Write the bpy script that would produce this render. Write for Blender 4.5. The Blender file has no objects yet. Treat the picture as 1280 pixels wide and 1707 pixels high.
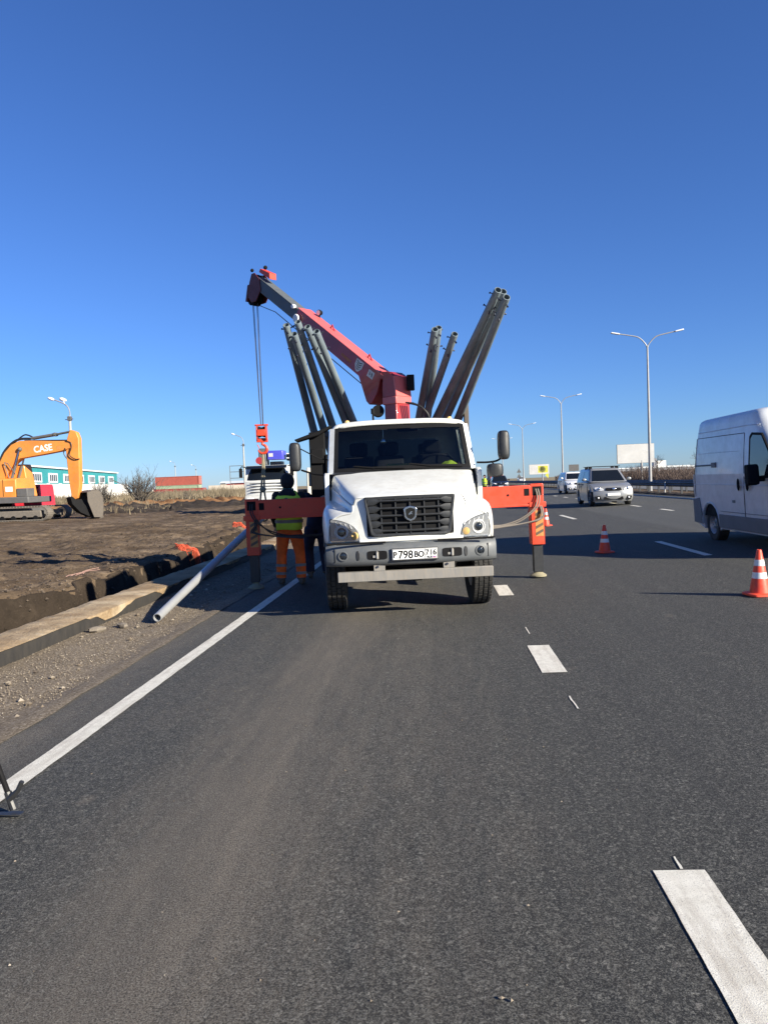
import bpy, bmesh, math, random
from mathutils import Vector, Matrix, noise
rad = math.radians
random.seed(7)
sc = bpy.context.scene
col = sc.collection

# ------------------------------------------------------------------ camera
def set_camera():
    yaw, pitch, roll = rad(-3.97065), rad(-2.21513), rad(2.1)
    f = Vector((math.sin(yaw)*math.cos(pitch), math.cos(yaw)*math.cos(pitch), math.sin(pitch)))
    r0 = Vector((math.cos(yaw), -math.sin(yaw), 0)); u0 = r0.cross(f)
    c, s = math.cos(roll), math.sin(roll)
    r = r0*c - u0*s; u = u0*c + r0*s
    cam = bpy.data.cameras.new('camera'); o = bpy.data.objects.new('camera', cam); col.objects.link(o)
    m = Matrix((r, u, -f)).transposed().to_4x4(); m.translation = Vector((0, 0, 1.58))
    o.matrix_world = m
    cam.sensor_fit = 'HORIZONTAL'; cam.sensor_width = 36; cam.lens = 1250/1280*36
    cam.clip_start = .05; cam.clip_end = 9000
    sc.camera = o
set_camera()

# ------------------------------------------------------------------ sky, sun, exposure
SUN_EL, SHADOW = rad(23), rad(33)          # shadows run to the left and away
to_sun = Vector((math.cos(SHADOW)*math.cos(SUN_EL), -math.sin(SHADOW)*math.cos(SUN_EL), math.sin(SUN_EL)))
w = bpy.data.worlds.new('World'); sc.world = w; w.use_nodes = True
nt = w.node_tree
sky = nt.nodes.new('ShaderNodeTexSky'); sky.sky_type = 'NISHITA'; sky.sun_disc = False
sky.sun_elevation = SUN_EL; sky.sun_rotation = math.atan2(to_sun.x, to_sun.y)
sky.altitude = 0; sky.air_density = 1.0; sky.dust_density = .1; sky.ozone_density = 6.0
bg = nt.nodes['Background']; bg.inputs['Strength'].default_value = .052
tint = nt.nodes.new('ShaderNodeMix'); tint.data_type = 'RGBA'; tint.blend_type = 'MULTIPLY'; tint.inputs[0].default_value = 1; tint.inputs[7].default_value = (.77, .975, 1.39, 1)
nt.links.new(sky.outputs[0], tint.inputs[6]); nt.links.new(tint.outputs[2], bg.inputs['Color'])
sl = bpy.data.lights.new('sun', 'SUN'); sl.energy = 5.0; sl.angle = rad(.5); sl.color = (1, .92, .76)
so = bpy.data.objects.new('sun', sl); col.objects.link(so)
so.rotation_euler = (-to_sun).to_track_quat('-Z', 'Y').to_euler(); so.location = (20, -20, 30)
vs = sc.view_settings
vs.view_transform = 'Standard'; vs.look = 'None'; vs.gamma = 1; vs.exposure = 1.1; vs.use_curve_mapping = False
sc.cycles.use_denoising = True
sc.cycles.max_bounces = 6; sc.cycles.transparent_max_bounces = 12

# ------------------------------------------------------------------ helpers
def link(o, parent=None):
    col.objects.link(o)
    if parent is not None: o.parent = parent
    return o
def tag(o, label, cat, group=None):
    o['label'] = label; o['category'] = cat
    if group: o['group'] = group
    return o
def thing(name, label, cat, loc=(0, 0, 0), rot=(0, 0, 0), group=None):
    o = bpy.data.objects.new(name, None); o.empty_display_size = .2; link(o)
    o.location = loc; o.rotation_euler = rot
    return tag(o, label, cat, group)
def copy_tree(o, parent=None):
    c = o.copy(); col.objects.link(c); c.parent = parent
    if parent is not None: c.matrix_parent_inverse = o.matrix_parent_inverse.copy()
    for ch in [x for x in KIDS.get(o, [])]:
        copy_tree(ch, c)
    return c
KIDS = {}
def catmull(p, n):
    """Catmull-Rom through the points (tuples), n steps per span."""
    out = []
    for i in range(len(p)-1):
        a = p[max(i-1, 0)]; b = p[i]; c = p[i+1]; d = p[min(i+2, len(p)-1)]
        for k in range(n):
            t = k/n
            out.append(tuple(.5*(2*b[j]+(c[j]-a[j])*t+(2*a[j]-5*b[j]+4*c[j]-d[j])*t*t+(3*b[j]-a[j]-3*c[j]+d[j])*t**3) for j in range(len(b))))
    out.append(tuple(p[-1])); return out
def interp(x, tab):
    if x <= tab[0][0]: return tab[0][1]
    for (a, b), (c, d) in zip(tab, tab[1:]):
        if x <= c: return b+(d-b)*(x-a)/(c-a)
    return tab[-1][1]

class MB:
    def __init__(s): s.v = []; s.f = []; s.m = []
    def add(s, v, f, m=0):
        n = len(s.v); s.v += [tuple(p) for p in v]; s.f += [tuple(i+n for i in q) for q in f]; s.m += [m]*len(f); return s
    def box(s, x0, x1, y0, y1, z0, z1, M=None, m=0):
        v = [Vector((x, y, z)) for z in (z0, z1) for y in (y0, y1) for x in (x0, x1)]
        if M is not None: v = [M @ p for p in v]
        return s.add(v, [(0, 2, 3, 1), (4, 5, 7, 6), (0, 1, 5, 4), (2, 6, 7, 3), (0, 4, 6, 2), (1, 3, 7, 5)], m)
    def bar(s, a, b, wd, th, up=(0, 0, 1), m=0):
        """box from a to b, wd across, th along up"""
        a = Vector(a); b = Vector(b); d = (b-a); L = d.length; d.normalize()
        x = d.cross(Vector(up))
        if x.length < 1e-4: x = d.cross(Vector((0, 1, 0)))
        x.normalize(); z = x.cross(d)
        M = Matrix((x, d, z)).transposed().to_4x4(); M.translation = a
        return s.box(-wd/2, wd/2, 0, L, -th/2, th/2, M, m)
    def tube(s, pts, r, seg=8, cap=True, m=0):
        pts = [Vector(p) for p in pts]; n = len(pts)
        if not isinstance(r, (list, tuple)): r = [r]*n
        t0 = (pts[1]-pts[0]).normalized()
        x = t0.orthogonal().normalized(); rings = []
        for i, p in enumerate(pts):
            t = (pts[min(i+1, n-1)]-pts[max(i-1, 0)]).normalized()
            x = (x-t*x.dot(t)).normalized(); y = t.cross(x)
            rings.append([p+(x*math.cos(2*math.pi*k/seg)+y*math.sin(2*math.pi*k/seg))*r[i] for k in range(seg)])
        return s.loft(rings, cap, m=m)
    def loft(s, rings, cap=True, closed=True, m=0):
        n = len(rings[0]); v = [p for q in rings for p in q]; f = []
        for i in range(len(rings)-1):
            for k in range(n if closed else n-1):
                a = i*n+k; b = i*n+(k+1) % n
                f.append((a, b, b+n, a+n))
        if cap and closed:
            f.append(tuple(range(n))[::-1]); f.append(tuple((len(rings)-1)*n+k for k in range(n)))
        return s.add(v, f, m)
    def lathe(s, prof, seg=24, M=None, m=0, cap=True):
        """profile of (radius, height) turned about local z"""
        M = M or Matrix()
        rings = [[M @ Vector((r*math.cos(2*math.pi*k/seg), r*math.sin(2*math.pi*k/seg), h)) for k in range(seg)] for r, h in prof]
        return s.loft(rings, cap, m=m)
    def prism(s, poly, fn, d0, d1, m=0):
        n = len(poly); v = [fn(a, b, d0) for a, b in poly]+[fn(a, b, d1) for a, b in poly]
        f = [tuple(range(n)), tuple(range(2*n-1, n-1, -1))]+[(k, (k+1) % n, (k+1) % n+n, k+n) for k in range(n)]
        return s.add(v, f, m)
    def slab(s, poly, xs, deform=None, m=0):
        """(y,z) outline swept across x positions, with caps"""
        D = deform or (lambda x, y, z: (x, y, z))
        return s.loft([[D(x, y, z) for y, z in poly] for x in xs], True, m=m)
    def grid(s, fn, nu, nv, m=0):
        v = [fn(i/nu, j/nv) for j in range(nv+1) for i in range(nu+1)]
        f = [(j*(nu+1)+i, j*(nu+1)+i+1, (j+1)*(nu+1)+i+1, (j+1)*(nu+1)+i) for j in range(nv) for i in range(nu)]
        return s.add(v, f, m)
    def ball(s, c, r, seg=12, rings=8, sc_=(1, 1, 1), m=0, M=None):
        p = [(max(.001, math.sin(math.pi*i/rings))*r, -math.cos(math.pi*i/rings)*r) for i in range(rings+1)]
        T = Matrix.Translation(Vector(c)) @ (M or Matrix()) @ Matrix.Diagonal((*sc_, 1))
        return s.lathe(p, seg, T, m)
    def mesh(s, name, mats, smooth=35, recalc=True):
        me = bpy.data.meshes.new(name); me.from_pydata(s.v, [], s.f)
        for k in (mats if isinstance(mats, (list, tuple)) else [mats]): me.materials.append(k)
        if any(s.m): me.polygons.foreach_set('material_index', s.m)
        if recalc:
            bm = bmesh.new(); bm.from_mesh(me); bmesh.ops.recalc_face_normals(bm, faces=bm.faces); bm.to_mesh(me); bm.free()
        if smooth:
            me.shade_smooth(); me.set_sharp_from_angle(angle=rad(smooth))
        me.update(); return me
    def build(s, name, mats, parent=None, bevel=0, smooth=35, recalc=True, seg=2):
        o = bpy.data.objects.new(name, s.mesh(name, mats, smooth, recalc)); link(o, parent)
        if parent is not None: KIDS.setdefault(parent, []).append(o)
        if bevel:
            b = o.modifiers.new('bevel', 'BEVEL'); b.width = bevel; b.segments = seg; b.limit_method = 'ANGLE'; b.angle_limit = rad(40); b.use_clamp_overlap = True
        return o
def obj_from(me, name, parent=None, M=None):
    o = bpy.data.objects.new(name, me); link(o, parent)
    if parent is not None: KIDS.setdefault(parent, []).append(o)
    if M is not None: o.matrix_local = M
    return o
def text_mesh(name, s, size, m, parent, M, extrude=.001, sx=1, offset=0):
    cu = bpy.data.curves.new(name, 'FONT'); cu.body = s; cu.size = size; cu.extrude = extrude; cu.align_x = 'CENTER'; cu.align_y = 'CENTER'; cu.offset = offset
    cu.resolution_u = 3
    t = bpy.data.objects.new('t', cu); col.objects.link(t)
    dg = bpy.context.evaluated_depsgraph_get(); dg.update()
    me = bpy.data.meshes.new_from_object(t.evaluated_get(dg)); bpy.data.objects.remove(t); bpy.data.curves.remove(cu)
    me.transform(M @ Matrix.Diagonal((sx, 1, 1, 1)))
    me.materials.clear(); me.materials.append(m)
    return obj_from(me, name, parent)
FRONT = Matrix(((1, 0, 0, 0), (0, 0, -1, 0), (0, 1, 0, 0), (0, 0, 0, 1)))   # text in x-z facing -y
def at(x, y, z, M=FRONT):
    return Matrix.Translation((x, y, z)) @ M

# ------------------------------------------------------------------ materials
def new_mat(name):
    m = bpy.data.materials.new(name); m.use_nodes = True
    return m, m.node_tree, m.node_tree.nodes['Principled BSDF']
def noise_node(t, scale, detail=4, rough=.55, vec=None, dist=0):
    n = t.nodes.new('ShaderNodeTexNoise'); n.inputs['Scale'].default_value = scale; n.inputs['Detail'].default_value = detail
    n.inputs['Roughness'].default_value = rough; n.inputs['Distortion'].default_value = dist
    if vec is not None: t.links.new(vec, n.inputs['Vector'])
    return n
def ramp(t, src, stops):
    r = t.nodes.new('ShaderNodeValToRGB'); e = r.color_ramp.elements
    while len(e) < len(stops): e.new(.5)
    for k, (p, c) in enumerate(stops):
        e[k].position = p; e[k].color = (*c, 1) if isinstance(c, tuple) else (c, c, c, 1)
    t.links.new(src, r.inputs['Fac']); return r
def mixc(t, fac, a, b, mode='MIX'):
    n = t.nodes.new('ShaderNodeMix'); n.data_type = 'RGBA'; n.blend_type = mode
    for k, v in ((0, fac), (6, a), (7, b)):
        if hasattr(v, 'is_linked') or hasattr(v, 'links'): t.links.new(v, n.inputs[k])
        elif k == 0: n.inputs[0].default_value = v
        else: n.inputs[k].default_value = (*v, 1)
    return n.outputs[2]
def bump(t, h, strength, dist=.01, prev=None):
    b = t.nodes.new('ShaderNodeBump'); b.inputs['Strength'].default_value = strength; b.inputs['Distance'].default_value = dist
    t.links.new(h, b.inputs['Height'])
    if prev is not None: t.links.new(prev, b.inputs['Normal'])
    return b.outputs[0]
def coords(t, stretch=None):
    c = t.nodes.new('ShaderNodeTexCoord')
    if not stretch: return c.outputs['Object']
    m = t.nodes.new('ShaderNodeMapping'); m.inputs['Scale'].default_value = stretch
    t.links.new(c.outputs['Object'], m.inputs['Vector']); return m.outputs[0]
def pm(name, c, rough=.5, metal=0, coat=0, dirt=0, dcol=(.16, .13, .1), dscale=3, bumpy=0, bscale=60, var=.06, stretch=None, spec=.5):
    """painted / plastic / metal surface with grime and slight colour variation"""
    m, t, p = new_mat(name)
    v = coords(t, stretch)
    n1 = noise_node(t, dscale, 6, .62, v)
    dark = tuple(x*(1-var*2) for x in c); lite = tuple(min(1, x*(1+var)) for x in c)
    base = mixc(t, ramp(t, n1.outputs[0], [(.35, 0.), (.65, 1.)]).outputs[0], dark, lite)
    n2 = noise_node(t, dscale*4.3, 8, .7, v)
    if dirt:
        k = ramp(t, n2.outputs[0], [(.5-.28*dirt, 0.), (.82-.12*dirt, min(1., dirt*1.3))])
        base = mixc(t, k.outputs[0], base, dcol)
    t.links.new(base, p.inputs['Base Color'])
    rr = ramp(t, n2.outputs[0], [(.3, max(.02, rough*.85)), (.75, min(1, rough*1.2+dirt*.15))])
    t.links.new(rr.outputs[0], p.inputs['Roughness'])
    p.inputs['Metallic'].default_value = metal; p.inputs['Coat Weight'].default_value = coat; p.inputs['Coat Roughness'].default_value = .08
    p.inputs['Specular IOR Level'].default_value = spec
    if bumpy:
        n3 = noise_node(t, bscale, 5, .6, v)
        t.links.new(bump(t, n3.outputs[0], bumpy, .01), p.inputs['Normal'])
    return m
def glass(name, tint=(.55, .6, .62), refl=1.0):
    m, t, p = new_mat(name); t.nodes.remove(p)
    tr = t.nodes.new('ShaderNodeBsdfTransparent'); tr.inputs[0].default_value = (*tint, 1)
    gl = t.nodes.new('ShaderNodeBsdfGlossy'); gl.inputs['Roughness'].default_value = .03; gl.inputs[0].default_value = (.9*refl, .92*refl, .95*refl, 1)
    fr = t.nodes.new('ShaderNodeFresnel'); fr.inputs[0].default_value = 1.5
    mx = t.nodes.new('ShaderNodeMixShader')
    t.links.new(fr.outputs[0], mx.inputs[0]); t.links.new(tr.outputs[0], mx.inputs[1]); t.links.new(gl.outputs[0], mx.inputs[2])
    t.links.new(mx.outputs[0], t.nodes['Material Output'].inputs[0]); return m

M = {}
M['white'] = pm('white_paint', (.68, .69, .66), .34, coat=.35, dirt=.34, dcol=(.4, .36, .3), dscale=2.2, var=.05, bumpy=.015, bscale=4)
M['roofwhite'] = M['white']
M['bumper'] = pm('grey_bumper', (.1, .108, .115), .5, dirt=.25, dcol=(.17, .16, .145), dscale=4, bumpy=.05, bscale=200)
M['plastic'] = pm('dark_plastic', (.022, .023, .025), .45, dirt=.15, dcol=(.06, .055, .05), dscale=5)
M['grillebar'] = pm('grille_plastic', (.026, .028, .031), .45, spec=.4, dirt=.2, dcol=(.06, .056, .052), dscale=6)
M['black'] = pm('black_matte', (.008, .008, .009), .75, dirt=.06, dcol=(.03, .028, .025), spec=.15)
M['rubber'] = pm('tyre_rubber', (.02, .02, .02), .8, dirt=.4, dcol=(.075, .068, .06), dscale=6, bumpy=.2)
M['steel'] = pm('worn_steel', (.42, .41, .38), .5, .6, dirt=.5, dcol=(.3, .25, .19), dscale=3, stretch=(6, 1, 1))
M['bargrey'] = pm('grey_painted_bar', (.2, .195, .185), .6, .1, dirt=.5, dcol=(.32, .27, .21), dscale=2.5, stretch=(4, 1, .6))
M['rim'] = pm('wheel_rim', (.45, .45, .45), .45, .5, dirt=.4)
M['galv'] = pm('galvanised_pole', (.2, .245, .27), .5, 0, dirt=.5, dcol=(.07, .09, .1), dscale=2.2, var=.2, stretch=(3, 3, .5))
M['pipe'] = pm('grey_pipe', (.42, .43, .44), .45, .4, dirt=.25, dcol=(.3, .28, .26), dscale=2)
M['bolt'] = pm('dark_bolt', (.05, .055, .08), .5, .6)
M['cranered'] = pm('crane_red', (.36, .022, .028), .4, coat=.3, dirt=.35, dcol=(.16, .06, .05), dscale=2.5, var=.1)
M['sunlitred'] = pm('sunlit_crane_red', (.62, .12, .11), .4, coat=.25, dirt=.12, dcol=(.4, .1, .09), dscale=2)  # lighter copy of crane red: sunlight painted into plates that face the sun
M['redorange'] = pm('outrigger_orange', (.66, .05, .015), .45, coat=.12, dirt=.34, dcol=(.34, .07, .04), dscale=2.2)
M['cranedark'] = pm('boom_extension_paint', (.085, .1, .11), .5, dirt=.3, dcol=(.16, .14, .1), dscale=2.5)
M['chrome'] = pm('chrome', (.75, .76, .78), .16, 1)
M['lampwhite'] = pm('lamp_reflector', (.8, .8, .8), .3, 0)
M['lampgrey'] = pm('lamp_housing', (.36, .37, .38), .22, .35)
M['amber'] = pm('amber_lens', (.75, .5, .18), .25)
M['clear'] = glass('clear_lens', (.985, .985, .985), .8)
M['wind'] = glass('windscreen_glass', (.46, .5, .51), 1)
M['darkglass'] = pm('dark_glass', (.008, .01, .012), .06, spec=.45)
M['sideglass'] = pm('side_window_glass', (.014, .018, .024), .05, spec=.7)
M['seat'] = pm('seat_fabric', (.025, .026, .03), .85)
M['cable'] = pm('wire_rope', (.1, .1, .11), .5, .5)
M['hose'] = pm('hydraulic_hose', (.22, .19, .16), .6, dirt=.3)
M['hoseblack'] = pm('black_hose', (.02, .02, .02), .5)
M['platewhite'] = pm('plate_white', (.82, .82, .8), .35, dirt=.12)
M['ink'] = pm('ink_black', (.01, .01, .01), .6, spec=.15)
M['blueink'] = pm('ink_blue', (.03, .06, .4), .5)
M['redink'] = pm('ink_red', (.6, .03, .03), .5)
M['fadedink'] = pm('faded_dark_stripe', (.1, .075, .045), .6, dirt=.3, dcol=(.3, .1, .05))
M['headred'] = pm('boom_head_paint', (.13, .016, .016), .5, dirt=.3, dcol=(.05, .03, .03))
M['decal'] = pm('decal_pale', (.62, .6, .58), .5, dirt=.3)
M['yellow'] = pm('warning_yellow', (.55, .26, .07), .6, dirt=.5, dcol=(.5, .12, .04))
M['vestyellow'] = pm('vest_yellow', (.66, .88, .07), .8, var=.1, bumpy=.3, bscale=25)
M['paperyellow'] = pm('yellow_cardboard', (.62, .52, .16), .8)
M['strap'] = pm('lifting_strap', (.28, .25, .16), .85, dirt=.3)
M['conered'] = pm('cone_orange', (.8, .07, .03), .5, dirt=.32, dcol=(.4, .13, .08), dscale=6)
M['conewhite'] = pm('cone_white_band', (.74, .74, .72), .45, dirt=.3, dcol=(.45, .42, .38), dscale=8)
M['silver'] = pm('silver_paint', (.27, .275, .275), .34, .3, coat=.6, dirt=.1, var=.03)
M['vanpaint'] = pm('van_paint', (.62, .64, .66), .35, .05, coat=.4, dirt=.34, dcol=(.38, .37, .35), dscale=1.2, var=.03)
M['cladding'] = pm('grey_cladding', (.14, .145, .15), .6, dirt=.3, dcol=(.22, .21, .2))
M['excorange'] = pm('excavator_orange', (.7, .25, .04), .45, coat=.1, dirt=.35, dcol=(.38, .2, .09), dscale=1, var=.1)
M['exgrey'] = pm('machine_grey', (.1, .1, .1), .55, dirt=.3)
M['trackmud'] = pm('muddy_track', (.13, .115, .1), .8, dirt=.6, dcol=(.22, .19, .15), bumpy=.3)
M['machred'] = pm('machine_red', (.62, .03, .05), .45, dirt=.15)
M['bucket'] = pm('bucket_steel', (.075, .064, .054), .65, .1, dirt=.5, dcol=(.17, .14, .11))
M['lamppost'] = pm('lamp_post_galvanised', (.3, .3, .3), .5, .2, dirt=.1)
M['lamphead'] = pm('lamp_head', (.75, .76, .78), .35)
M['concrete'] = pm('concrete', (.36, .32, .27), .85, dirt=.35, dcol=(.25, .22, .19), bumpy=.3, bscale=30)
M['concpole'] = pm('concrete_post', (.4, .39, .36), .85, dirt=.3)
M['whitewall'] = pm('white_wall', (.78, .76, .72), .8, dirt=.2, dcol=(.5, .45, .38), dscale=.4)
M['teal'] = pm('teal_cladding', (.035, .27, .29), .55, dirt=.12, dcol=(.1, .25, .25), dscale=.3)
M['roofpale'] = pm('pale_roof', (.7, .74, .76), .6)
M['windframe'] = pm('white_window_frame', (.8, .8, .8), .5)
M['rust'] = pm('container_red', (.38, .085, .06), .6, dirt=.3, dcol=(.25, .12, .09), dscale=.8)
M['contgreen'] = pm('container_green', (.3, .4, .27), .6, dirt=.3, dscale=.8)
M['contdark'] = pm('container_dark_red', (.4, .04, .045), .6, dirt=.25, dscale=.8)
M['greybuild'] = pm('grey_building', (.3, .31, .34), .8)
M['billwhite'] = pm('billboard_white', (.6, .595, .57), .7, dirt=.16, dcol=(.55, .52, .46), dscale=.5)
M['billyellow'] = pm('billboard_yellow', (.62, .6, .06), .7)
M['railsteel'] = pm('guardrail_steel', (.06, .062, .066), .6, .1, dirt=.4, dcol=(.035, .033, .03), dscale=.8)
M['twig'] = pm('bare_twigs', (.12, .085, .068), .9, var=.25, dscale=.4)
M['twiggrey'] = pm('grey_bare_twigs', (.11, .095, .08), .9, var=.2)
M['drygrass'] = pm('dry_grass', (.23, .185, .12), .95, var=.3, dscale=.6)
M['net'] = pm('orange_net', (.6, .09, .035), .6)
M['blue'] = pm('crane_blue', (.07, .075, .5), .4, coat=.2)
M['carwhite'] = pm('white_car_paint', (.72, .73, .74), .3, coat=.6, dirt=.08, var=.02)
M['carblack'] = pm('black_car_paint', (.015, .016, .02), .25, coat=.6)
M['orangetrousers'] = pm('orange_trousers', (.95, .14, .018), .85, var=.12, dscale=5, bumpy=.5, bscale=14)
M['blackjacket'] = pm('black_jacket', (.01, .01, .013), .9, bumpy=.4, bscale=20)
M['navy'] = pm('navy_overalls', (.014, .018, .045), .9, bumpy=.4, bscale=20)
M['skin'] = pm('skin', (.55, .32, .23), .6)
M['reflect'] = pm('reflective_band', (.2, .2, .195), .5, dirt=.4)
M['boot'] = pm('boot_leather', (.12, .09, .07), .8, dirt=.4)
M['greenscarf'] = pm('green_hood', (.045, .16, .11), .85)
# ================================================================== the setting
ROAD = [(-2.9, -.022), (-2.34, -.01), (.95, 0), (2.2, .05), (3.4, .11), (4.55, .165), (8.1, .27), (11.6, .36), (12.3, .37)]
def road_z(x): return interp(x, ROAD)

def asphalt_mat():
    m, t, p = new_mat('asphalt')
    v = coords(t)
    sep = t.nodes.new('ShaderNodeSeparateXYZ'); t.links.new(v, sep.inputs[0])
    vor = t.nodes.new('ShaderNodeTexVoronoi'); vor.inputs['Scale'].default_value = 85; t.links.new(v, vor.inputs['Vector'])
    vor2 = t.nodes.new('ShaderNodeTexVoronoi'); vor2.inputs['Scale'].default_value = 47; t.links.new(v, vor2.inputs['Vector'])
    fine = noise_node(t, 420, 3, .7, v)
    stone = ramp(t, vor.outputs['Color'], [(0., (.011, .011, .0102)), (.42, (.053, .053, .047)), (.75, (.135, .134, .118)), (1., (.34, .33, .29))])
    c = mixc(t, ramp(t, fine.outputs[0], [(.38, 0.), (.62, 1.)]).outputs[0], (.02, .02, .019), stone.outputs[0])
    # pale chips here and there
    chip = ramp(t, vor2.outputs['Color'], [(.93, 0.), (.97, .6)])
    c = mixc(t, chip.outputs[0], c, (.2, .185, .165))
    # the lanes: darker newer surface in the second lane, greyer old surface further right
    old = t.nodes.new('ShaderNodeMapRange'); old.inputs[1].default_value = 5.8; old.inputs[2].default_value = 6.05; t.links.new(sep.outputs[0], old.inputs[0])
    c = mixc(t, old.outputs[0], c, mixc(t, .6, c, (.095, .096, .088)))
    # dust carried on from the verge, streaked along the lane
    mp = t.nodes.new('ShaderNodeMapping'); mp.inputs['Scale'].default_value = (1.5, .32, 1); t.links.new(v, mp.inputs[0])
    d1 = noise_node(t, .9, 7, .66, mp.outputs[0], .5)
    d2 = noise_node(t, 7, 6, .7, mp.outputs[0])
    mr = t.nodes.new('ShaderNodeMapRange'); mr.inputs[1].default_value = -4.; mr.inputs[2].default_value = 6.; t.links.new(sep.outputs[0], mr.inputs[0])
    prof = ramp(t, mr.outputs[0], [(.0, 1.), (.12, .7), (.17, .3), (.24, .38), (.30, 1.), (.35, .55), (.44, .36), (.53, .1)])
    a = t.nodes.new('ShaderNodeMath'); a.operation = 'MULTIPLY'; t.links.new(d1.outputs[0], a.inputs[0]); t.links.new(prof.outputs[0], a.inputs[1])
    b = t.nodes.new('ShaderNodeMath'); b.operation = 'MULTIPLY'; t.links.new(a.outputs[0], b.inputs[0]); t.links.new(ramp(t, d2.outputs[0], [(.3, .5), (.75, 1.)]).outputs[0], b.inputs[1])
    k = ramp(t, b.outputs[0], [(.1, 0.), (.28, .5), (.45, .8)])
    c = mixc(t, k.outputs[0], c, mixc(t, ramp(t, fine.outputs[0], [(.35, 0.), (.65, 1.)]).outputs[0], (.074, .063, .049), (.255, .217, .17)))
    # long streaks from tyres
    mp2 = t.nodes.new('ShaderNodeMapping'); mp2.inputs['Scale'].default_value = (5, .06, 1); t.links.new(v, mp2.inputs[0])
    st = noise_node(t, 1, 5, .6, mp2.outputs[0])
    c = mixc(t, ramp(t, st.outputs[0], [(.35, .28), (.6, 0.)]).outputs[0], c, (.026, .026, .027))
    # small light dusty spots
    sp = noise_node(t, 2.3, 3, .5, v)
    c = mixc(t, ramp(t, sp.outputs[0], [(.68, 0.), (.78, .4)]).outputs[0], c, (.22, .185, .145))
    # grain of the worn aggregate, at several sizes
    grain = noise_node(t, 150, 4, .7, v)
    c = mixc(t, ramp(t, grain.outputs[0], [(.40, .75), (.5, 0.)]).outputs[0], c, (.008, .008, .0082))
    c = mixc(t, ramp(t, grain.outputs[0], [(.53, 0.), (.63, .6)]).outputs[0], c, mixc(t, .5, c, (.3, .29, .265)))
    t.links.new(c, p.inputs['Base Color'])
    p.inputs['Roughness'].default_value = .82; p.inputs['Specular IOR Level'].default_value = .35
    n = bump(t, vor.outputs['Color'], .5, .004)
    n = bump(t, grain.outputs[0], .5, .006, n)
    n = bump(t, fine.outputs[0], .25, .002, n)
    n = bump(t, noise_node(t, 30, 4, .6, v).outputs[0], .1, .008, n)
    t.links.new(n, p.inputs['Normal'])
    return m
M['asphalt'] = asphalt_mat()

def paint_mat(name, wear):
    m, t, p = new_mat(name); v = coords(t)
    n = noise_node(t, 14, 8, .75, v); n2 = noise_node(t, 180, 4, .7, v); n3 = noise_node(t, 3, 5, .6, coords(t, (6, .6, 1)))
    c = mixc(t, ramp(t, n.outputs[0], [(.35, 0.), (.7, 1.)]).outputs[0], (.62, .59, .5), (.82, .79, .69))
    c = mixc(t, ramp(t, n3.outputs[0], [(.48, 0.), (.68, .6)]).outputs[0], c, (.42, .37, .3))
    c = mixc(t, ramp(t, n2.outputs[0], [(.6-.1*wear, 0.), (.68, .9)]).outputs[0], c, (.2, .18, .16))
    t.links.new(c, p.inputs['Base Color']); p.inputs['Roughness'].default_value = .7
    t.links.new(bump(t, n2.outputs[0], .5, .004), p.inputs['Normal'])
    return m
M['linepaint'] = paint_mat('line_paint', .6)
M['edgepaint'] = paint_mat('edge_line_paint', 1.1)

def dirt_mat(name, dark, mid, lite, grey=0):
    m, t, p = new_mat(name); v = coords(t)
    big = noise_node(t, .35, 6, .6, v, .4); mids = noise_node(t, 2.6, 8, .68, v); fin = noise_node(t, 30, 6, .7, v)
    st = noise_node(t, .8, 5, .6, coords(t, (.35, 1.6, 1)))
    c = mixc(t, ramp(t, big.outputs[0], [(.35, 0.), (.65, 1.)]).outputs[0], dark, mid)
    c = mixc(t, ramp(t, st.outputs[0], [(.5, 0.), (.68, .8)]).outputs[0], c, lite)
    c = mixc(t, ramp(t, mids.outputs[0], [(.3, .7), (.55, 0.)]).outputs[0], c, tuple(x*.6 for x in dark))
    c = mixc(t, ramp(t, fin.outputs[0], [(.55, 0.), (.8, .6)]).outputs[0], c, lite)
    t.links.new(c, p.inputs['Base Color']); p.inputs['Roughness'].default_value = .95; p.inputs['Specular IOR Level'].default_value = .15
    n = bump(t, mids.outputs[0], .7, .12); n = bump(t, fin.outputs[0], .8, .03, n)
    t.links.new(n, p.inputs['Normal']); return m, t, p, c
M['dirt'], _t, _p, _c = dirt_mat('field_dirt', (.084, .058, .037), (.155, .112, .073), (.25, .186, .126))
# far land turns to dry grass
_v = coords(_t); _s = _t.nodes.new('ShaderNodeSeparateXYZ'); _t.links.new(_v, _s.inputs[0])
_mr = _t.nodes.new('ShaderNodeMapRange'); _mr.inputs[1].default_value = 78; _mr.inputs[2].default_value = 110; _t.links.new(_s.outputs[1], _mr.inputs[0])
_t.links.new(mixc(_t, _mr.outputs[0], _c, (.24, .195, .12)), _p.inputs['Base Color'])
M['orangesoil'] = dirt_mat('orange_soil', (.2, .1, .045), (.32, .17, .075), (.42, .26, .13))[0]
M['darksoil'] = dirt_mat('dark_soil', (.03, .024, .02), (.055, .043, .034), (.1, .08, .06))[0]
M['gravelbase'], _t, _p, _c = dirt_mat('gravel_base', (.13, .102, .073), (.205, .165, .12), (.29, .24, .18))
_vo = _t.nodes.new('ShaderNodeTexVoronoi'); _vo.inputs['Scale'].default_value = 75; _t.links.new(coords(_t), _vo.inputs['Vector'])
_vr = ramp(_t, _vo.outputs['Color'], [(0., (.06, .046, .033)), (.45, (.17, .137, .1)), (.8, (.27, .225, .17)), (1., (.42, .37, .3))])
_t.links.new(mixc(_t, .75, _c, _vr.outputs[0]), _p.inputs['Base Color'])
_t.links.new(bump(_t, _vo.outputs['Color'], .9, .01), _p.inputs['Normal'])
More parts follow.
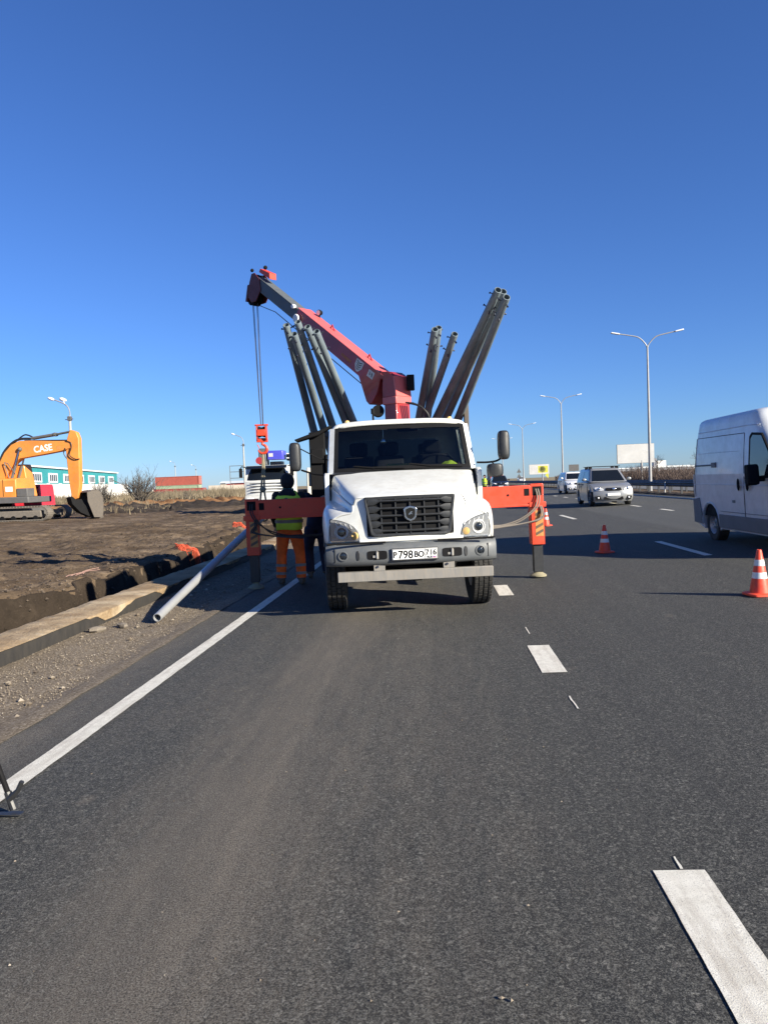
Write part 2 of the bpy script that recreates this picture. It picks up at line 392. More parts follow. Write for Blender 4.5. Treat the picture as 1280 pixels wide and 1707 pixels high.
def stone_mat():
    m, t, p = new_mat('gravel_stone')
    g = t.nodes.new('ShaderNodeNewGeometry')
    r = ramp(t, g.outputs['Random Per Island'], [(0, (.1, .078, .057)), (.45, (.19, .153, .112)), (.85, (.27, .225, .17)), (1, (.4, .35, .28))])
    t.links.new(r.outputs[0], p.inputs['Base Color']); p.inputs['Roughness'].default_value = .9; return m
M['stone'] = stone_mat()
def clod_mat():
    m, t, p = new_mat('earth_clod')
    g = t.nodes.new('ShaderNodeNewGeometry')
    r = ramp(t, g.outputs['Random Per Island'], [(0, (.04, .029, .02)), (.6, (.08, .059, .042)), (1, (.13, .098, .07))])
    t.links.new(r.outputs[0], p.inputs['Base Color']); p.inputs['Roughness'].default_value = .95; return m
M['clod'] = clod_mat()

# ---- ground: one sheet to the horizon, with the trench behind the kerb
def frange(a, b, n): return [a+(b-a)*i/n for i in range(n+1)]
def fbm(x, y, s, o=4): return noise.fractal(Vector((x*s, y*s, 3.1)), .9, 2.1, o)
def trench_edge(y): return interp(y, [(4, -6.9), (10.7, -6.45), (11.6, -6.05), (13.8, -5.75), (17, -5.9), (21.5, -6.2), (30, -6.3)])+.34*fbm(1.7, y, .8, 4)+.2*fbm(9, y, 2.3, 3)
def ground_z(x, y):
    if x > -4.74:
        return road_z(max(-2.9, min(12.3, x)))-.14 if x < 12.6 else .3+.04*fbm(x, y, .3) if x < 60 else .3
    base = interp(y, [(-20, 0), (10, .02), (42, .14), (85, .42), (130, .55), (400, .6)])+interp(-x, [(5, -.02), (8, 0), (30, .04), (80, .2)])
    amp = interp(-x, [(5, .5), (9, 1), (60, 1), (200, .3)])
    z = base+.07*amp*fbm(x, y, .5)+.09*fbm(x, y, 1.3, 5)+(.04*fbm(x, y, 6, 3) if y < 34 and x > -18 else 0)
    # wheel ruts of a haul track crossing the field
    yc = 30+.22*(x+20)
    for o in (-.9, .9):
        z -= .07*math.exp(-((y-yc-o)/.35)**2)
    e = trench_edge(y)
    fade = max(0., min(1., (46-y)/20))
    tz = -.6+.14*fbm(x, y, 1.2)+.06*fbm(x, y, 5, 2)
    # spoil lip along the trench
    z += fade*.1*math.exp(-((x-e+.45)/.3)**2)*(1+.8*fbm(x, y, 1.1))
    k = max(0., min(1., (x-e+.12)/.24)); k = k*k*(3-2*k)
    return z*(1-k*fade)+tz*k*fade
def build_ground():
    xs = [-3000, -1200, -600, -350, -250, -180, -140]+frange(-120, -42, 30)+frange(-40, -16, 50)+frange(-15.8, -4.86, 120)+[-4.76, -4.73, -4.2, -2.9, 0, 4, 8, 12.3, 12.7]+frange(14, 60, 14)+[80, 120, 200, 400, 900, 3000]
    ys = [-400, -100, -30, -10, -2]+frange(2, 30, 230)+frange(30.5, 60, 70)+frange(61, 130, 60)+[140, 160, 190, 230, 300, 450, 800, 1500, 3000, 6000]
    b = MB(); n = len(xs)
    b.v = [(x, y, ground_z(x, y)-(.3 if -4.75 > x > trench_edge(y)-.07 and y < 44 else 0)) for y in ys for x in xs]
    b.f = [(j*n+i, j*n+i+1, (j+1)*n+i+1, (j+1)*n+i) for j in range(len(ys)-1) for i in range(n-1)]
    b.m = [0]*len(b.f)
    o = b.build('ground', M['dirt'], smooth=60, recalc=False); o['kind'] = 'structure'
build_ground()

def build_road():
    xs = frange(-2.9, 12.3, 60); ys = [-40, -5]+frange(0, 30, 60)+[40, 60, 100, 200, 400, 900, 2500]
    b = MB(); n = len(xs)
    b.v = [((x if i else x+.035*fbm(4, y, 2.2, 3)), y, road_z(x)) for y in ys for i, x in enumerate(xs)]
    b.f = [(j*n+i, j*n+i+1, (j+1)*n+i+1, (j+1)*n+i) for j in range(len(ys)-1) for i in range(n-1)]; b.m = [0]*len(b.f)
    o = b.build('road', M['asphalt'], smooth=60, recalc=False); o['kind'] = 'structure'
    def mark(name, x0, x1, y0, y1, mat=M['linepaint'], steps=1, lift=.005, jag=0):
        m = MB(); L = []; Rr = []
        for i in range(steps+1):
            y = y0+(y1-y0)*i/steps
            ja = jag*fbm(x0, y, 6, 3); jb = jag*fbm(x1+7, y, 6, 3)
            L.append((x0+ja, y, road_z(x0)+lift)); Rr.append((x1+jb, y, road_z(x1)+lift))
        m.v = L+Rr; k = steps+1; m.f = [(i, k+i, k+i+1, i+1) for i in range(steps)]; m.m = [0]*steps
        return m.build(name, mat, o, recalc=False)
    mark('edge_line', -2.45, -2.31, -4, 60, M['edgepaint'], 900, jag=.005); mark('edge_line', -2.45, -2.31, 60, 900, M['edgepaint'])
    mark('edge_line', 11.5, 11.68, -5, 900)
    for k in range(-1, 14): mark('lane_dash', .81, 1.01, 1.98+4.08*k, 2.98+4.08*k, steps=30, jag=.003)
    for k in range(-1, 20): mark('lane_dash', 4.47, 4.61, 12.9+12*k, 15.8+12*k, steps=4)
    for k in range(0, 40): mark('lane_dash', 8.03, 8.18, 9.9+4.1*k, 11.3+4.1*k)
    mark('paint_mark', .895, .905, 7.6, 7.95); mark('paint_mark', .905, .918, 5.1, 5.4, steps=6, jag=.008); mark('paint_mark', .92, .93, 2.99, 3.09, steps=4, jag=.01)
    return o
road = build_road()

# ---- gravel shoulder with loose stones
def build_shoulder():
    xs = frange(-4.22, -2.86, 14); ys = frange(0, 40, 160)
    b = MB(); n = len(xs)
    b.v = [(x+(.025*fbm(2, y, 1.6, 3) if i == n-1 else 0), y, (-.05 if x < -3.2 else -.05+.036*(x+3.2)/.34)+.018*fbm(x, y, 4)*(1 if i < n-2 else .3)+(.012 if i == n-2 else 0)) for y in ys for i, x in enumerate(xs)]
    b.f = [(j*n+i, j*n+i+1, (j+1)*n+i+1, (j+1)*n+i) for j in range(len(ys)-1) for i in range(n-1)]; b.m = [0]*len(b.f)
    o = b.build('gravel_shoulder', M['gravelbase'], smooth=60, recalc=False); o['kind'] = 'structure'
build_shoulder()
def stones(name, mat, spots):
    """one mesh of loose lumps: (x, y, z, radius)"""
    OCT = [(1, 0, 0), (0, 1, 0), (-1, 0, 0), (0, -1, 0), (0, 0, 1), (0, 0, -1)]
    OF = [(0, 1, 4), (1, 2, 4), (2, 3, 4), (3, 0, 4), (1, 0, 5), (2, 1, 5), (3, 2, 5), (0, 3, 5)]
    b = MB(); rnd = random.random
    for x, y, z, r in spots:
        a = rnd()*6.28; c, s = math.cos(a), math.sin(a); n = len(b.v); k = .5+.5*rnd()
        for u, v, w_ in OCT:
            j = r*(.7+.6*rnd()); b.v.append((x+(u*c-v*s)*j, y+(u*s+v*c)*j*k, z+w_*j*.65))
        b.f += [tuple(i+n for i in q) for q in OF]
    b.m = [0]*len(b.f)
    o = b.build(name, mat, smooth=0, recalc=False); o['kind'] = 'stuff'; return o
rs = random.Random(3)
sp = []
for _ in range(22000):
    x = -4.2+1.42*rs.random()**.9; y = 3+13*rs.random()**1.5
    sp.append((x, y, -.045+.03*max(0, (x+3.2)/.34)*.5, .003+.007*rs.random()**2.0))
for _ in range(60):
    sp.append((-4.15+1.2*rs.random(), 3+12*rs.random(), -.035, .015+.022*rs.random()))
o = stones('loose_gravel', M['stone'], sp); tag(o, 'loose tan gravel covering the shoulder beside the kerb', 'gravel')
sp = [(-.9+1.6*rs.gauss(0, 1), 1.5+16*rs.random()**1.6, .003, .002+.0045*rs.random()**2) for _ in range(420)]
sp = [(x, y, road_z(x)+.002, r) for x, y, _, r in sp if -2.8 < x < 5]
sp += [(.148, 2.235, .004, .009), (.176, 2.223, .004, .008), (.16, 2.9, .004, .004), (.289, 2.734, .003, .006), (-1.05, 3.9, .003, .006)]
o = stones('road_grit', M['stone'], sp); tag(o, 'tiny stray stones scattered over the dusty asphalt', 'grit')
sp = []
for _ in range(7000):
    y = 8+40*rs.random()**1.6; e = trench_edge(y)
    x = e-abs(rs.gauss(0, .5+.12*y))
    if x < -26: continue
    sp.append((x, y, ground_z(x, y)+.005, .01+.04*rs.random()**3))
o = stones('earth_clods', M['clod'], sp); tag(o, 'crumbled brown earth clods strewn over the dug field', 'soil')

# ---- kerb: a wide concrete kerb with a dark tarred face and a crust of earth on top
M['tar'] = pm('tarred_kerb_face', (.022, .02, .018), .8, dirt=.25, dcol=(.08, .066, .05), dscale=4, bumpy=.4, bscale=25, stretch=(1, 1, .3))
M['crust'] = dirt_mat('kerb_crust', (.29, .195, .11), (.44, .325, .2), (.58, .48, .34))[0]
def build_kerb():
    b = MB(); ys = frange(-3, 34, 370)
    rings = []
    for y in ys:
        z1 = .1+.006*fbm(3, y, 1.2); rings.append([(-4.205+.004*fbm(5, y, 3), y, -.1), (-4.20, y, z1-.02), (-4.22, y, z1), (-4.73, y, z1), (-4.75, y, -.5)])
    b.loft(rings, True)
    k = b.build('kerb', M['tar'], smooth=50); k['kind'] = 'structure'
    c = MB(); rings = []
    for y in ys:
        hang = min(.12, max(.004, .035+.2*fbm(8, y, .9, 5))); z1 = .1+.006*fbm(3, y, 1.2)+.006
        t = [.012*fbm(x, y, 5, 3)+.012 for x in (-4.24, -4.4, -4.55, -4.7)]
        rings.append([(-4.192, y, z1-hang), (-4.19, y, z1-.006), (-4.24, y, z1+t[0]*.5), (-4.4, y, z1+t[1]), (-4.55, y, z1+t[2]), (-4.7, y, z1+t[3]), (-4.765+.03*fbm(6, y, 2), y, z1-.02), (-4.765, y, z1-.12)])
    c.loft(rings, True, closed=False)
    c.build('earth_crust', M['crust'], k, smooth=60, recalc=True)
build_kerb()

# ---- banks of dug soil behind the field
def bank(name, mat, pts, wd, h, seed, along=90):
    """ridge along a polyline (x,y), irregular height"""
    pts = catmull([(*p, ) for p in pts], max(2, along//(len(pts)-1))); b = MB(); rings = []
    for i, (x, y) in enumerate(pts):
        q = pts[min(i+1, len(pts)-1)]; p = pts[max(i-1, 0)]
        d = Vector((q[0]-p[0], q[1]-p[1])).normalized(); nrm = Vector((d.y, -d.x)); end = min(1, min(i, len(pts)-1-i)/6)
        hh = h*end*(.8+.45*fbm(seed, i*.8, 1.3, 5)); ring = []
        for k in range(13):
            t = -1+k/6; px, py = x+nrm.x*t*wd, y+nrm.y*t*wd
            z = ground_z(px, py)-.06+max(0, hh)*(1-t*t)**1.3+.16*(1-abs(t))*fbm(px+seed, py, 1.6, 5)
            ring.append((px, py, z))
        rings.append(ring)
    b.loft(rings, False, closed=False)
    o = b.build(name, mat, smooth=60); o['kind'] = 'structure'; return o
bank('orange_soil_bank', M['orangesoil'], [(-36, 62), (-30, 66), (-24, 70), (-19, 74)], 2.4, .5, 2)
bank('dark_soil_bank', M['darksoil'], [(-29, 54), (-22, 56), (-15, 58), (-9, 60)], 2.6, .55, 5)
bank('dark_soil_bank', M['darksoil'], [(-24, 47), (-20.5, 49), (-17, 50.5)], 1.6, .3, 9, 50)

# dark brown sheet covering the trench floor and far bank
def trench_bed():
    b = MB(); ys = frange(2, 44, 300); n = 26
    for y in ys:
        e = trench_edge(y)-.17
        for i in range(n+1):
            x = -4.77+(e+4.77)*(i/n)**.6; b.v.append((x, y, ground_z(x, y)+.012*(1 if i < n else -1)))
    b.f = [(j*(n+1)+i+1, j*(n+1)+i, (j+1)*(n+1)+i, (j+1)*(n+1)+i+1) for j in range(len(ys)-1) for i in range(n)]; b.m = [0]*len(b.f)
    o = b.build('trench_bed', M['trenchsoil'], smooth=60, recalc=False); o['kind'] = 'structure'
M['trenchsoil'] = dirt_mat('trench_soil', (.026, .02, .015), (.047, .035, .026), (.085, .064, .046))[0]
trench_bed()

sp = []
for _ in range(1500):
    y = 6+18*rs.random()**1.3; e = trench_edge(y); x = e+.02+(-4.85-e)*rs.random()**1.5
    sp.append((x, y, ground_z(x, y)+.02, .015+.06*rs.random()**2.5))
o = stones('trench_clods', M['trenchsoil'], sp); tag(o, 'dark lumps of earth lying in the trench behind the kerb', 'soil')
# ================================================================== the crane truck
def wheel(parent, x, y, z, r, wd, side, tread=False, name='wheel', seg=40, rim=None):
    """wheel part with its tyre as sub-part; side = +1 when the outer face looks to +x"""
    T = Matrix.Translation((x, y, z)) @ Matrix.Rotation(side*math.pi/2, 4, 'Y')
    b = MB(); rr = r*.56
    b.lathe([(.02, .3*wd), (.3*rr, .32*wd), (.42*rr, .2*wd), (.78*rr, .12*wd), (.95*rr, .38*wd), (rr, .44*wd), (rr*1.02, .4*wd), (rr*.98, -.4*wd), (rr*.9, -.42*wd), (.02, -.3*wd)], seg, T)
    for k in range(8):
        a = 2*math.pi*k/8; b.lathe([(.016, 0), (.016, .03*wd+.02)], 6, T @ Matrix.Translation((.33*rr*math.cos(a), .33*rr*math.sin(a), .28*wd)))
    w_ = b.build(name, rim or M['rim'], parent, smooth=40)
    t = MB(); h = wd/2
    if tread:
        pr = [(rr*1.0, .42*wd), (r*.7, h*.98), (r*.86, h*1.0), (r*.955, h*.92), (r*.975, h*.8)]
        for a, b_ in ((.52, .46), (.02, -.04), (-.46, -.52)): pr += [(r*.985, h*a), (r*.955, h*(a-.005)), (r*.955, h*(b_+.005)), (r*.985, h*b_)]
        pr += [(r*.975, -h*.8), (r*.955, -h*.92), (r*.86, -h), (r*.7, -h*.98), (rr, -.42*wd)]
        t.lathe(pr, 64, T, cap=False)
        n = 46
        for k in range(n):
            for j, (lo, hi) in enumerate(((-.86, -.55), (-.43, -.07), (.07, .43), (.55, .86))):
                a = 2*math.pi*(k+.5*(j % 2))/n
                B = T @ Matrix.Rotation(a, 4, 'Z')
                t.box(r*.96, r*1.0, -math.pi*r/n*.74, math.pi*r/n*.74, h*lo, h*hi, B)
    else:
        t.lathe([(rr*1.0, .42*wd), (r*.72, h*.98), (r*.88, h), (r*.97, h*.85), (r, h*.55), (r, -h*.55), (r*.97, -h*.85), (r*.88, -h), (r*.72, -h*.98), (rr, -.42*wd)], seg, T, cap=False)
    t.build('tyre', M['rubber'], w_, smooth=30)
    return w_

TX, TY, TYAW = -.283, 8.55, rad(5.7)
truck = thing('crane_truck', 'white flatbed truck facing us with red crane and orange outriggers spread on the road', 'truck', (TX, TY, 0), (0, rad(-.4), TYAW))

def yf(x): return .07+.17*(x/.95)**2
# ---- chassis
b = MB()
for s in (-1, 1): b.box(s*.43-.04, s*.43+.04, .3, 9.2, .78, 1.02)
for y in (.5, 2.2, 4.2, 6.0, 8.8): b.box(-.42, .42, y, y+.1, .8, .98)
b.build('chassis_frame', M['black'], truck)
b = MB(); b.tube([(-.9, 1.05, .5), (.9, 1.05, .5)], .07, 12); b.ball((.12, 1.05, .5), .19, 14, 10); b.box(-.75, -.5, .75, 1.4, .5, .62); b.box(.5, .75, .75, 1.4, .5, .62)
b.tube([(-.7, .8, .48), (.7, .82, .46)], .03, 8); b.tube([(-.55, .6, .62), (.5, .95, .45)], .025, 8)
b.box(-.5, .5, .25, .45, .66, .86); b.box(-.3, .3, 1.2, 2.2, .55, .95)
b.build('front_axle', M['black'], truck, bevel=.01)
for s in (-1, 1):
    wheel(truck, s*.905, 1.05, .485, .49, .25, s, True)
for y in (6.3,):
    for s in (-1, 1):
        wheel(truck, s*.92, y, .49, .49, .27, s)
# inner wheel arches and underbody
b = MB()
for s in (-1, 1):
    b.box(min(s*.55, s*.6), max(s*.55, s*.6), .45, 1.75, .6, 1.2); b.box(min(s*.6, s*1.0), max(s*.6, s*1.0), .42, 1.75, 1.13, 1.17)
b.box(-.58, .58, .3, 2.5, .98, 1.1)
b.build('wheel_arch_liner', M['black'], truck)

# ---- bumper
poly = [(.0, .70), (.0, .80), (.012, .845), (.04, .88), (.08, .895), (.24, .895), (.26, .66), (.06, .635), (.02, .655)]
def bd(x, y, z):
    a = abs(x)/.99; return (x, y-.03+.12*a**2+.22*max(0, a-.86)**2/.02*.14, z+.012*max(0, a-.5)*0)
b = MB(); b.slab(poly, [-.99, -.985, -.97, -.93, -.88, -.8, -.68, -.5, -.3, 0, .3, .5, .68, .8, .88, .93, .97, .985, .99], bd)
bump_o = b.build('bumper', M['bumper'], truck, smooth=40)
b = MB()
for s in (-1, 1): b.box(min(s*.3, s*.86), max(s*.3, s*.86), -.0, .02, .893, .915)
b.box(-.98, .98, .12, .22, .893, .905)
b.build('step_tread', M['black'], bump_o)
for x in (-.885, .885):
    b = MB(); b.slab([(-.004, .69), (-.004, .84), (.03, .84), (.03, .69)], [x-.003, x+.003], bd); b.build('bumper_seam', M['black'], bump_o)
def on_bumper(x): return bd(x, 0, .75)[1]
for s in (-1, 1):
    x = s*.43+.03; y = on_bumper(x)
    b = MB(); q = []
    for k in range(20):
        a = 2*math.pi*k/20; ca, sa = math.cos(a), math.sin(a)
        q.append((.115*math.copysign(abs(ca)**.35, ca), .05*math.copysign(abs(sa)**.35, sa)))
    b.prism(q, lambda a, c, d: (x+a, on_bumper(x+a)+d, .762+c), -.004, .05)
    op = b.build('tow_opening', M['black'], bump_o)
    b = MB(); b.tube([(x, y+.01, .72), (x, y-.012, .73), (x+.0, y-.012, .79), (x, y+.01, .80)], .016, 8); b.box(x-.05, x-.012, y-.01, y+.02, .735, .76)
    b.build('tow_hook', M['steel'], op)
    x = s*.79; y = on_bumper(x)
    b = MB(); T = Matrix.Translation((x, y-.004, .762)) @ Matrix.Rotation(s*rad(9), 4, 'Z') @ Matrix.Rotation(math.pi/2, 4, 'X')
    b.lathe([(.058, -.02), (.058, .006), (.048, .008), (.044, -.008), (.03, -.012), (.001, -.012)], 24, T)
    fl = b.build('fog_lamp', M['bumper'], bump_o)
    b = MB(); b.lathe([(.042, -.006), (.035, .002), (.02, .006), (.001, .007)], 20, T); b.build('lens', M['sideglass'], fl)
    b = MB(); x = s*.62
    T = Matrix.Translation((x, on_bumper(x)-.003, .762)); q = [(.02*math.cos(2*math.pi*k/16), .045*math.sin(2*math.pi*k/16)+(.012 if math.sin(2*math.pi*k/16) > 0 else -.012)) for k in range(16)]
    b.prism(q, lambda a, c, d: (x+a, on_bumper(x+a)+d, .762+c), -.006, .03); b.build('bumper_slot', M['plastic'], bump_o, bevel=.003)
# ---- number plate
b = MB(); b.box(-.24, .295, on_bumper(.03)-.016, on_bumper(.03)+.01, .690, .830); pl = b.build('plate_holder', M['plastic'], truck, bevel=.004)
b = MB(); b.box(-.23, .285, on_bumper(.03)-.021, on_bumper(.03)-.014, .700, .822); np_ = b.build('number_plate', M['platewhite'], pl, bevel=.003)
yp = on_bumper(.03)-.0225
b = MB()
for x0, x1, z0, z1 in ((-.225, .28, .815, .818), (-.225, .28, .704, .707), (-.225, -.222, .704, .818), (.277, .28, .704, .818), (.142, .145, .704, .818)):
    b.box(x0, x1, yp-.001, yp+.001, z0, z1)
b.build('plate_border', M['ink'], pl)
for ch, x, sz in (('P', -.197, .095), ('7', -.135, .125), ('9', -.078, .125), ('8', -.02, .125), ('B', .043, .095), ('O', .1, .095)):
    text_mesh('plate_character', ch, sz, M['ink'], pl, at(x, yp, .755), sx=.92, offset=.0025)
text_mesh('plate_character', '716', .088, M['ink'], pl, at(.211, yp, .772), sx=.95, offset=.002)
text_mesh('plate_character', 'RUS', .034, M['ink'], pl, at(.195, yp, .722), offset=.001)
b = MB(); b.box(.232, .268, yp-.001, yp+.001, .727, .733); b.build('flag_stripe', M['platewhite'], pl)
b = MB(); b.box(.232, .268, yp-.001, yp+.001, .720, .727); b.build('flag_stripe', M['blueink'], pl)
b = MB(); b.box(.232, .268, yp-.001, yp+.001, .713, .720); b.build('flag_stripe', M['redink'], pl)
# ---- underrun bar
b = MB(); b.box(-.86, .93, .02, .1, .46, .575); ub = b.build('underrun_bar', M['bargrey'], truck, bevel=.006)
for x in (-.38, .42):
    b = MB(); b.box(x-.065, x+.065, .03, .045, .576, .68); b.box(x-.02, x+.02, .045, .3, .6, .64); br = b.build('bar_bracket', M['bargrey'], ub, bevel=.003)
    b = MB(); b.lathe([(.014, 0), (.014, .014)], 8, Matrix.Translation((x-.02, .03, .625)) @ Matrix.Rotation(math.pi/2, 4, 'X')); b.build('bolt', M['bolt'], br)

# ---- bonnet, wings and nose
S = [(.075, .17, [(0, 1.43), (.3, 1.428), (.54, 1.42), (.62, 1.405), (.65, 1.34), (.665, 1.25), (.79, 1.225), (.89, 1.175), (.94, 1.07), (.95, .90)]),
     (.12, .16, [(0, 1.455), (.3, 1.452), (.56, 1.443), (.64, 1.422), (.67, 1.35), (.685, 1.262), (.81, 1.242), (.91, 1.195), (.965, 1.09), (.975, .90)]),
     (.3, .1, [(0, 1.51), (.32, 1.505), (.60, 1.492), (.69, 1.465), (.72, 1.385), (.738, 1.30), (.87, 1.285), (.965, 1.235), (1.0, 1.12), (1.0, .92)]),
     (.65, .04, [(0, 1.61), (.36, 1.605), (.68, 1.588), (.78, 1.555), (.808, 1.46), (.825, 1.345), (.92, 1.335), (1.005, 1.28), (1.03, 1.16), (1.03, 1.08)]),
     (1.12, .1, [(0, 1.735), (.45, 1.73), (.80, 1.715), (.90, 1.685), (.93, 1.56), (.945, 1.40), (.97, 1.37), (1.01, 1.30), (1.02, 1.18), (1.02, 1.12)])]
rows = []
for y, k, pr in S: rows.append([(x, y+k*x*x, z) for x, z in pr])
cols_ = [catmull([rows[i][j] for i in range(len(rows))], 5) for j in range(10)]
full = [catmull([cols_[j][i] for j in range(10)], 3) for i in range(len(cols_[0]))]   # full[i] = half ring, 28 points
b = MB(); b.loft([[(-p[0], p[1], p[2]) for p in r[12:0:-1]]+r[:13] for r in full], False, closed=False)
hood = b.build('bonnet', M['white'], truck, smooth=24)
for s in (-1, 1):
    b = MB(); b.loft([[(s*p[0], p[1], p[2]-(.006 if k == 0 else 0)) for k, p in enumerate(r[12:])] for r in full], False, closed=False)
    fd = b.build('front_wing', M['white'], truck, smooth=28)
    sd = fd.modifiers.new('thickness', 'SOLIDIFY'); sd.thickness = .02; sd.offset = 0
half = full[0]
def top_at(x):
    x = abs(x); z = .9
    for p, q in zip(half, half[1:]):
        if p[0] <= x <= q[0]: return p[2]+(q[2]-p[2])*(x-p[0])/max(1e-6, q[0]-p[0])
    return 1.0
def nose(u, v):
    x = -.948+1.896*u; zt = top_at(x); z = .895+(zt-.895)*v
    k = .07 if abs(x) < .49 and .98 < z < 1.41 else 0
    return (x, yf(x)-.01+.03*(z-.9)*v+k, z)
b = MB(); b.grid(nose, 64, 24); nz = b.build('nose_panel', M['white'], truck, smooth=50)
b = MB(); b.box(-.6, .6, .04, .1, .905, .945); b.build('lower_grille_lip', M['white'], nz, bevel=.012)
# ---- grille
gx0, gx1, gz0, gz1 = -.525, .525, .965, 1.425
def gy(x): return yf(x)-.03
def gring(inset, n=10):
    """rounded trapezoid outline, a little narrower at the bottom"""
    t, bm, w1, w0 = gz1-inset, gz0+inset, gx1-inset, gx1-.055-inset; r = .06; out = []
    for cx, cz, a0 in ((w1-.02, t-.02, 0), (-w1+.02, t-.02, 90), (-w0+r, bm+r, 180), (w0-r, bm+r, 270)):
        rr = .02 if a0 < 180 else r
        for k in range(n+1):
            a = rad(a0+90*k/n); out.append((cx+rr*math.cos(a), cz+rr*math.sin(a)))
    return out
gr = MB(); oo = gring(0); ii = gring(.032)
gr.loft([[(x, gy(x)+.05, z) for x, z in oo], [(x, gy(x)-.012, z) for x, z in oo], [(x, gy(x)-.022, z) for x, z in gring(.01)], [(x, gy(x)-.015, z) for x, z in ii], [(x, gy(x)+.05, z) for x, z in ii]], False)
grille = gr.build('grille', M['grillebar'], truck, smooth=30)
b = MB(); b.grid(lambda u, v: (-.5+u, gy(-.5+u)+.03, .98+.43*v), 16, 2); b.build('grille_backing', M['black'], grille)
for k in range(5):
    zc = 1.372-.086*k; hw = .485-.011*k
    b = MB(); xs = frange(-hw, hw, 30); rings = []
    for x in xs:
        e = abs(x)/hw; t = 1 if e < .74 else 1-(e-.74)/.26
        lo = zc-.012-.034*min(1, (1-t)*2.6); hi = zc+.016+.019*min(1, (1-t)*2.6)
        y = gy(x)
        rings.append([(x, y+.02, hi), (x, y-.008, hi-.004), (x, y-.016, (lo+hi)/2), (x, y-.006, lo+.003), (x, y+.02, lo)])
    b.loft(rings, True); b.build('grille_bar', M['grillebar'], grille, smooth=40)
for x in (-.33, -.165, 0, .165, .33):
    b = MB(); b.box(x-.007, x+.007, gy(x)+.004, gy(x)+.03, .985, 1.4); b.build('grille_rib', M['grillebar'], grille)
hexp = [(.0, .082), (.052, .066), (.068, .05), (.06, -.035), (.04, -.062), (0, -.082), (-.04, -.062), (-.06, -.035), (-.068, .05), (-.052, .066)]
b = MB(); b.prism([(a*1.15, c*1.1) for a, c in hexp], lambda a, c, d: (a, gy(0)-.02+d, 1.222+c), -.012, .02); em = b.build('emblem', M['chrome'], grille, bevel=.005)
b = MB(); b.prism([(a*.82, c*.82) for a, c in hexp], lambda a, c, d: (a, gy(0)-.036+d, 1.222+c), -.0015, .006); b.build('emblem_field', M['ink'], em)
deer = [(-.032, -.028), (-.026, -.005), (-.012, .008), (.0, .022), (.012, .03), (.03, .026), (.036, .018), (.022, .016), (.016, .004), (.026, -.008), (.034, -.02), (.022, -.014), (.01, -.01), (-.004, -.012), (-.014, -.028), (-.018, -.014)]
b = MB(); b.prism([(a*.8, c*.8) for a, c in deer], lambda a, c, d: (a, gy(0)-.0385+d, 1.224+c), -.001, .002); b.build('emblem_figure', M['chrome'], em)
# ---- headlamps
for s in (-1, 1):
    def hl(a, c, d, s=s):
        x = s*a; return (x, yf(x)-.016+.03*(c-.9)*.6+d, c)
    out = catmull([(.585, .925), (.61, 1.03), (.67, 1.1), (.78, 1.155), (.925, 1.19)], 5)+[(.938, 1.17), (.94, .935), (.925, .915), (.60, .908)]
    b = MB(); b.prism(out, hl, -.004, .05); h_ = b.build('headlamp', M['plastic'], truck, bevel=.004)
    cx, cz = .775, 1.025
    inner = [(cx-.005+(a-cx)*.955, cz+(c-cz)*.94) for a, c in out]
    b = MB(); b.prism(inner, hl, -.010, .0); b.build('reflector', M['lampgrey'], h_)
    for q in range(5):
        xa = .62+.055*q; b = MB(); b.prism([(xa, 1.055+.1*(xa-.6)), (xa+.012, 1.058+.1*(xa-.6)), (xa+.03, 1.10+.22*(xa-.6)), (xa+.02, 1.10+.22*(xa-.6))], hl, -.014, -.009); b.build('reflector_rib', M['lampwhite'], h_)
    b = MB(); b.prism([(.60, .915), (.93, .915), (.93, .932), (.60, .932)], hl, -.016, -.008); b.build('lower_trim', M['chrome'], h_)
    T = Matrix.Translation(hl(.80, 1.03, -.012)) @ Matrix.Rotation(s*rad(14), 4, 'Z') @ Matrix.Rotation(math.pi/2, 4, 'X')
    b = MB(); b.lathe([(.082, -.01), (.082, .004), (.074, .006), (.07, -.002), (.05, -.006)], 28, T, cap=False); b.build('lamp_ring', M['lampwhite'], h_)
    b = MB(); b.lathe([(.052, -.002), (.045, .012), (.028, .02), (.001, .024)], 24, T); b.build('projector', M['sideglass'], h_)
    T2 = Matrix.Translation(hl(.645, .985, -.012)) @ Matrix.Rotation(math.pi/2, 4, 'X')
    b = MB(); b.lathe([(.045, -.005), (.04, .008), (.02, .014), (.001, .015)], 20, T2); b.build('indicator', M['amber'], h_)
    b = MB(); b.prism([(cx+(a-cx)*.985, cz+(c-cz)*.97) for a, c in out], hl, -.034, -.030); b.build('lens', M['clear'], h_, bevel=.002)

# ---- cab shell
def ws(u, v):
    hw = .905-.03*v; x = -hw+2*hw*u; k = (x/.905)**2
    return (x, 1.16+.43*v+.10*k*(1-.25*v), 1.755+.60*v-.012*k)
b = MB()
prof = [(0, 2.45), (.35, 2.448), (.65, 2.435), (.82, 2.41), (.89, 2.375), (.915, 2.33)]
hp = catmull(prof, 4); rings = []
for y, dz, sx, k in ((1.57, -.075, .985, .1), (1.59, -.03, .99, .09), (1.66, -.008, 1, .06), (1.9, 0, 1, .02), (2.4, 0, 1.005, 0), (2.68, -.01, 1.005, 0), (2.76, -.06, .99, 0)):
    hr = [(x*sx, y+k*(x/.9)**2, z+dz*(1 if x < .8 else .7)) for x, z in hp]
    rings.append([(-a, c, d) for a, c, d in hr[:0:-1]]+hr)
b.loft(rings, False, closed=False); roof = b.build('cab_roof', M['white'], truck, smooth=50)
sd = roof.modifiers.new('thickness', 'SOLIDIFY'); sd.thickness = .03; sd.offset = -1
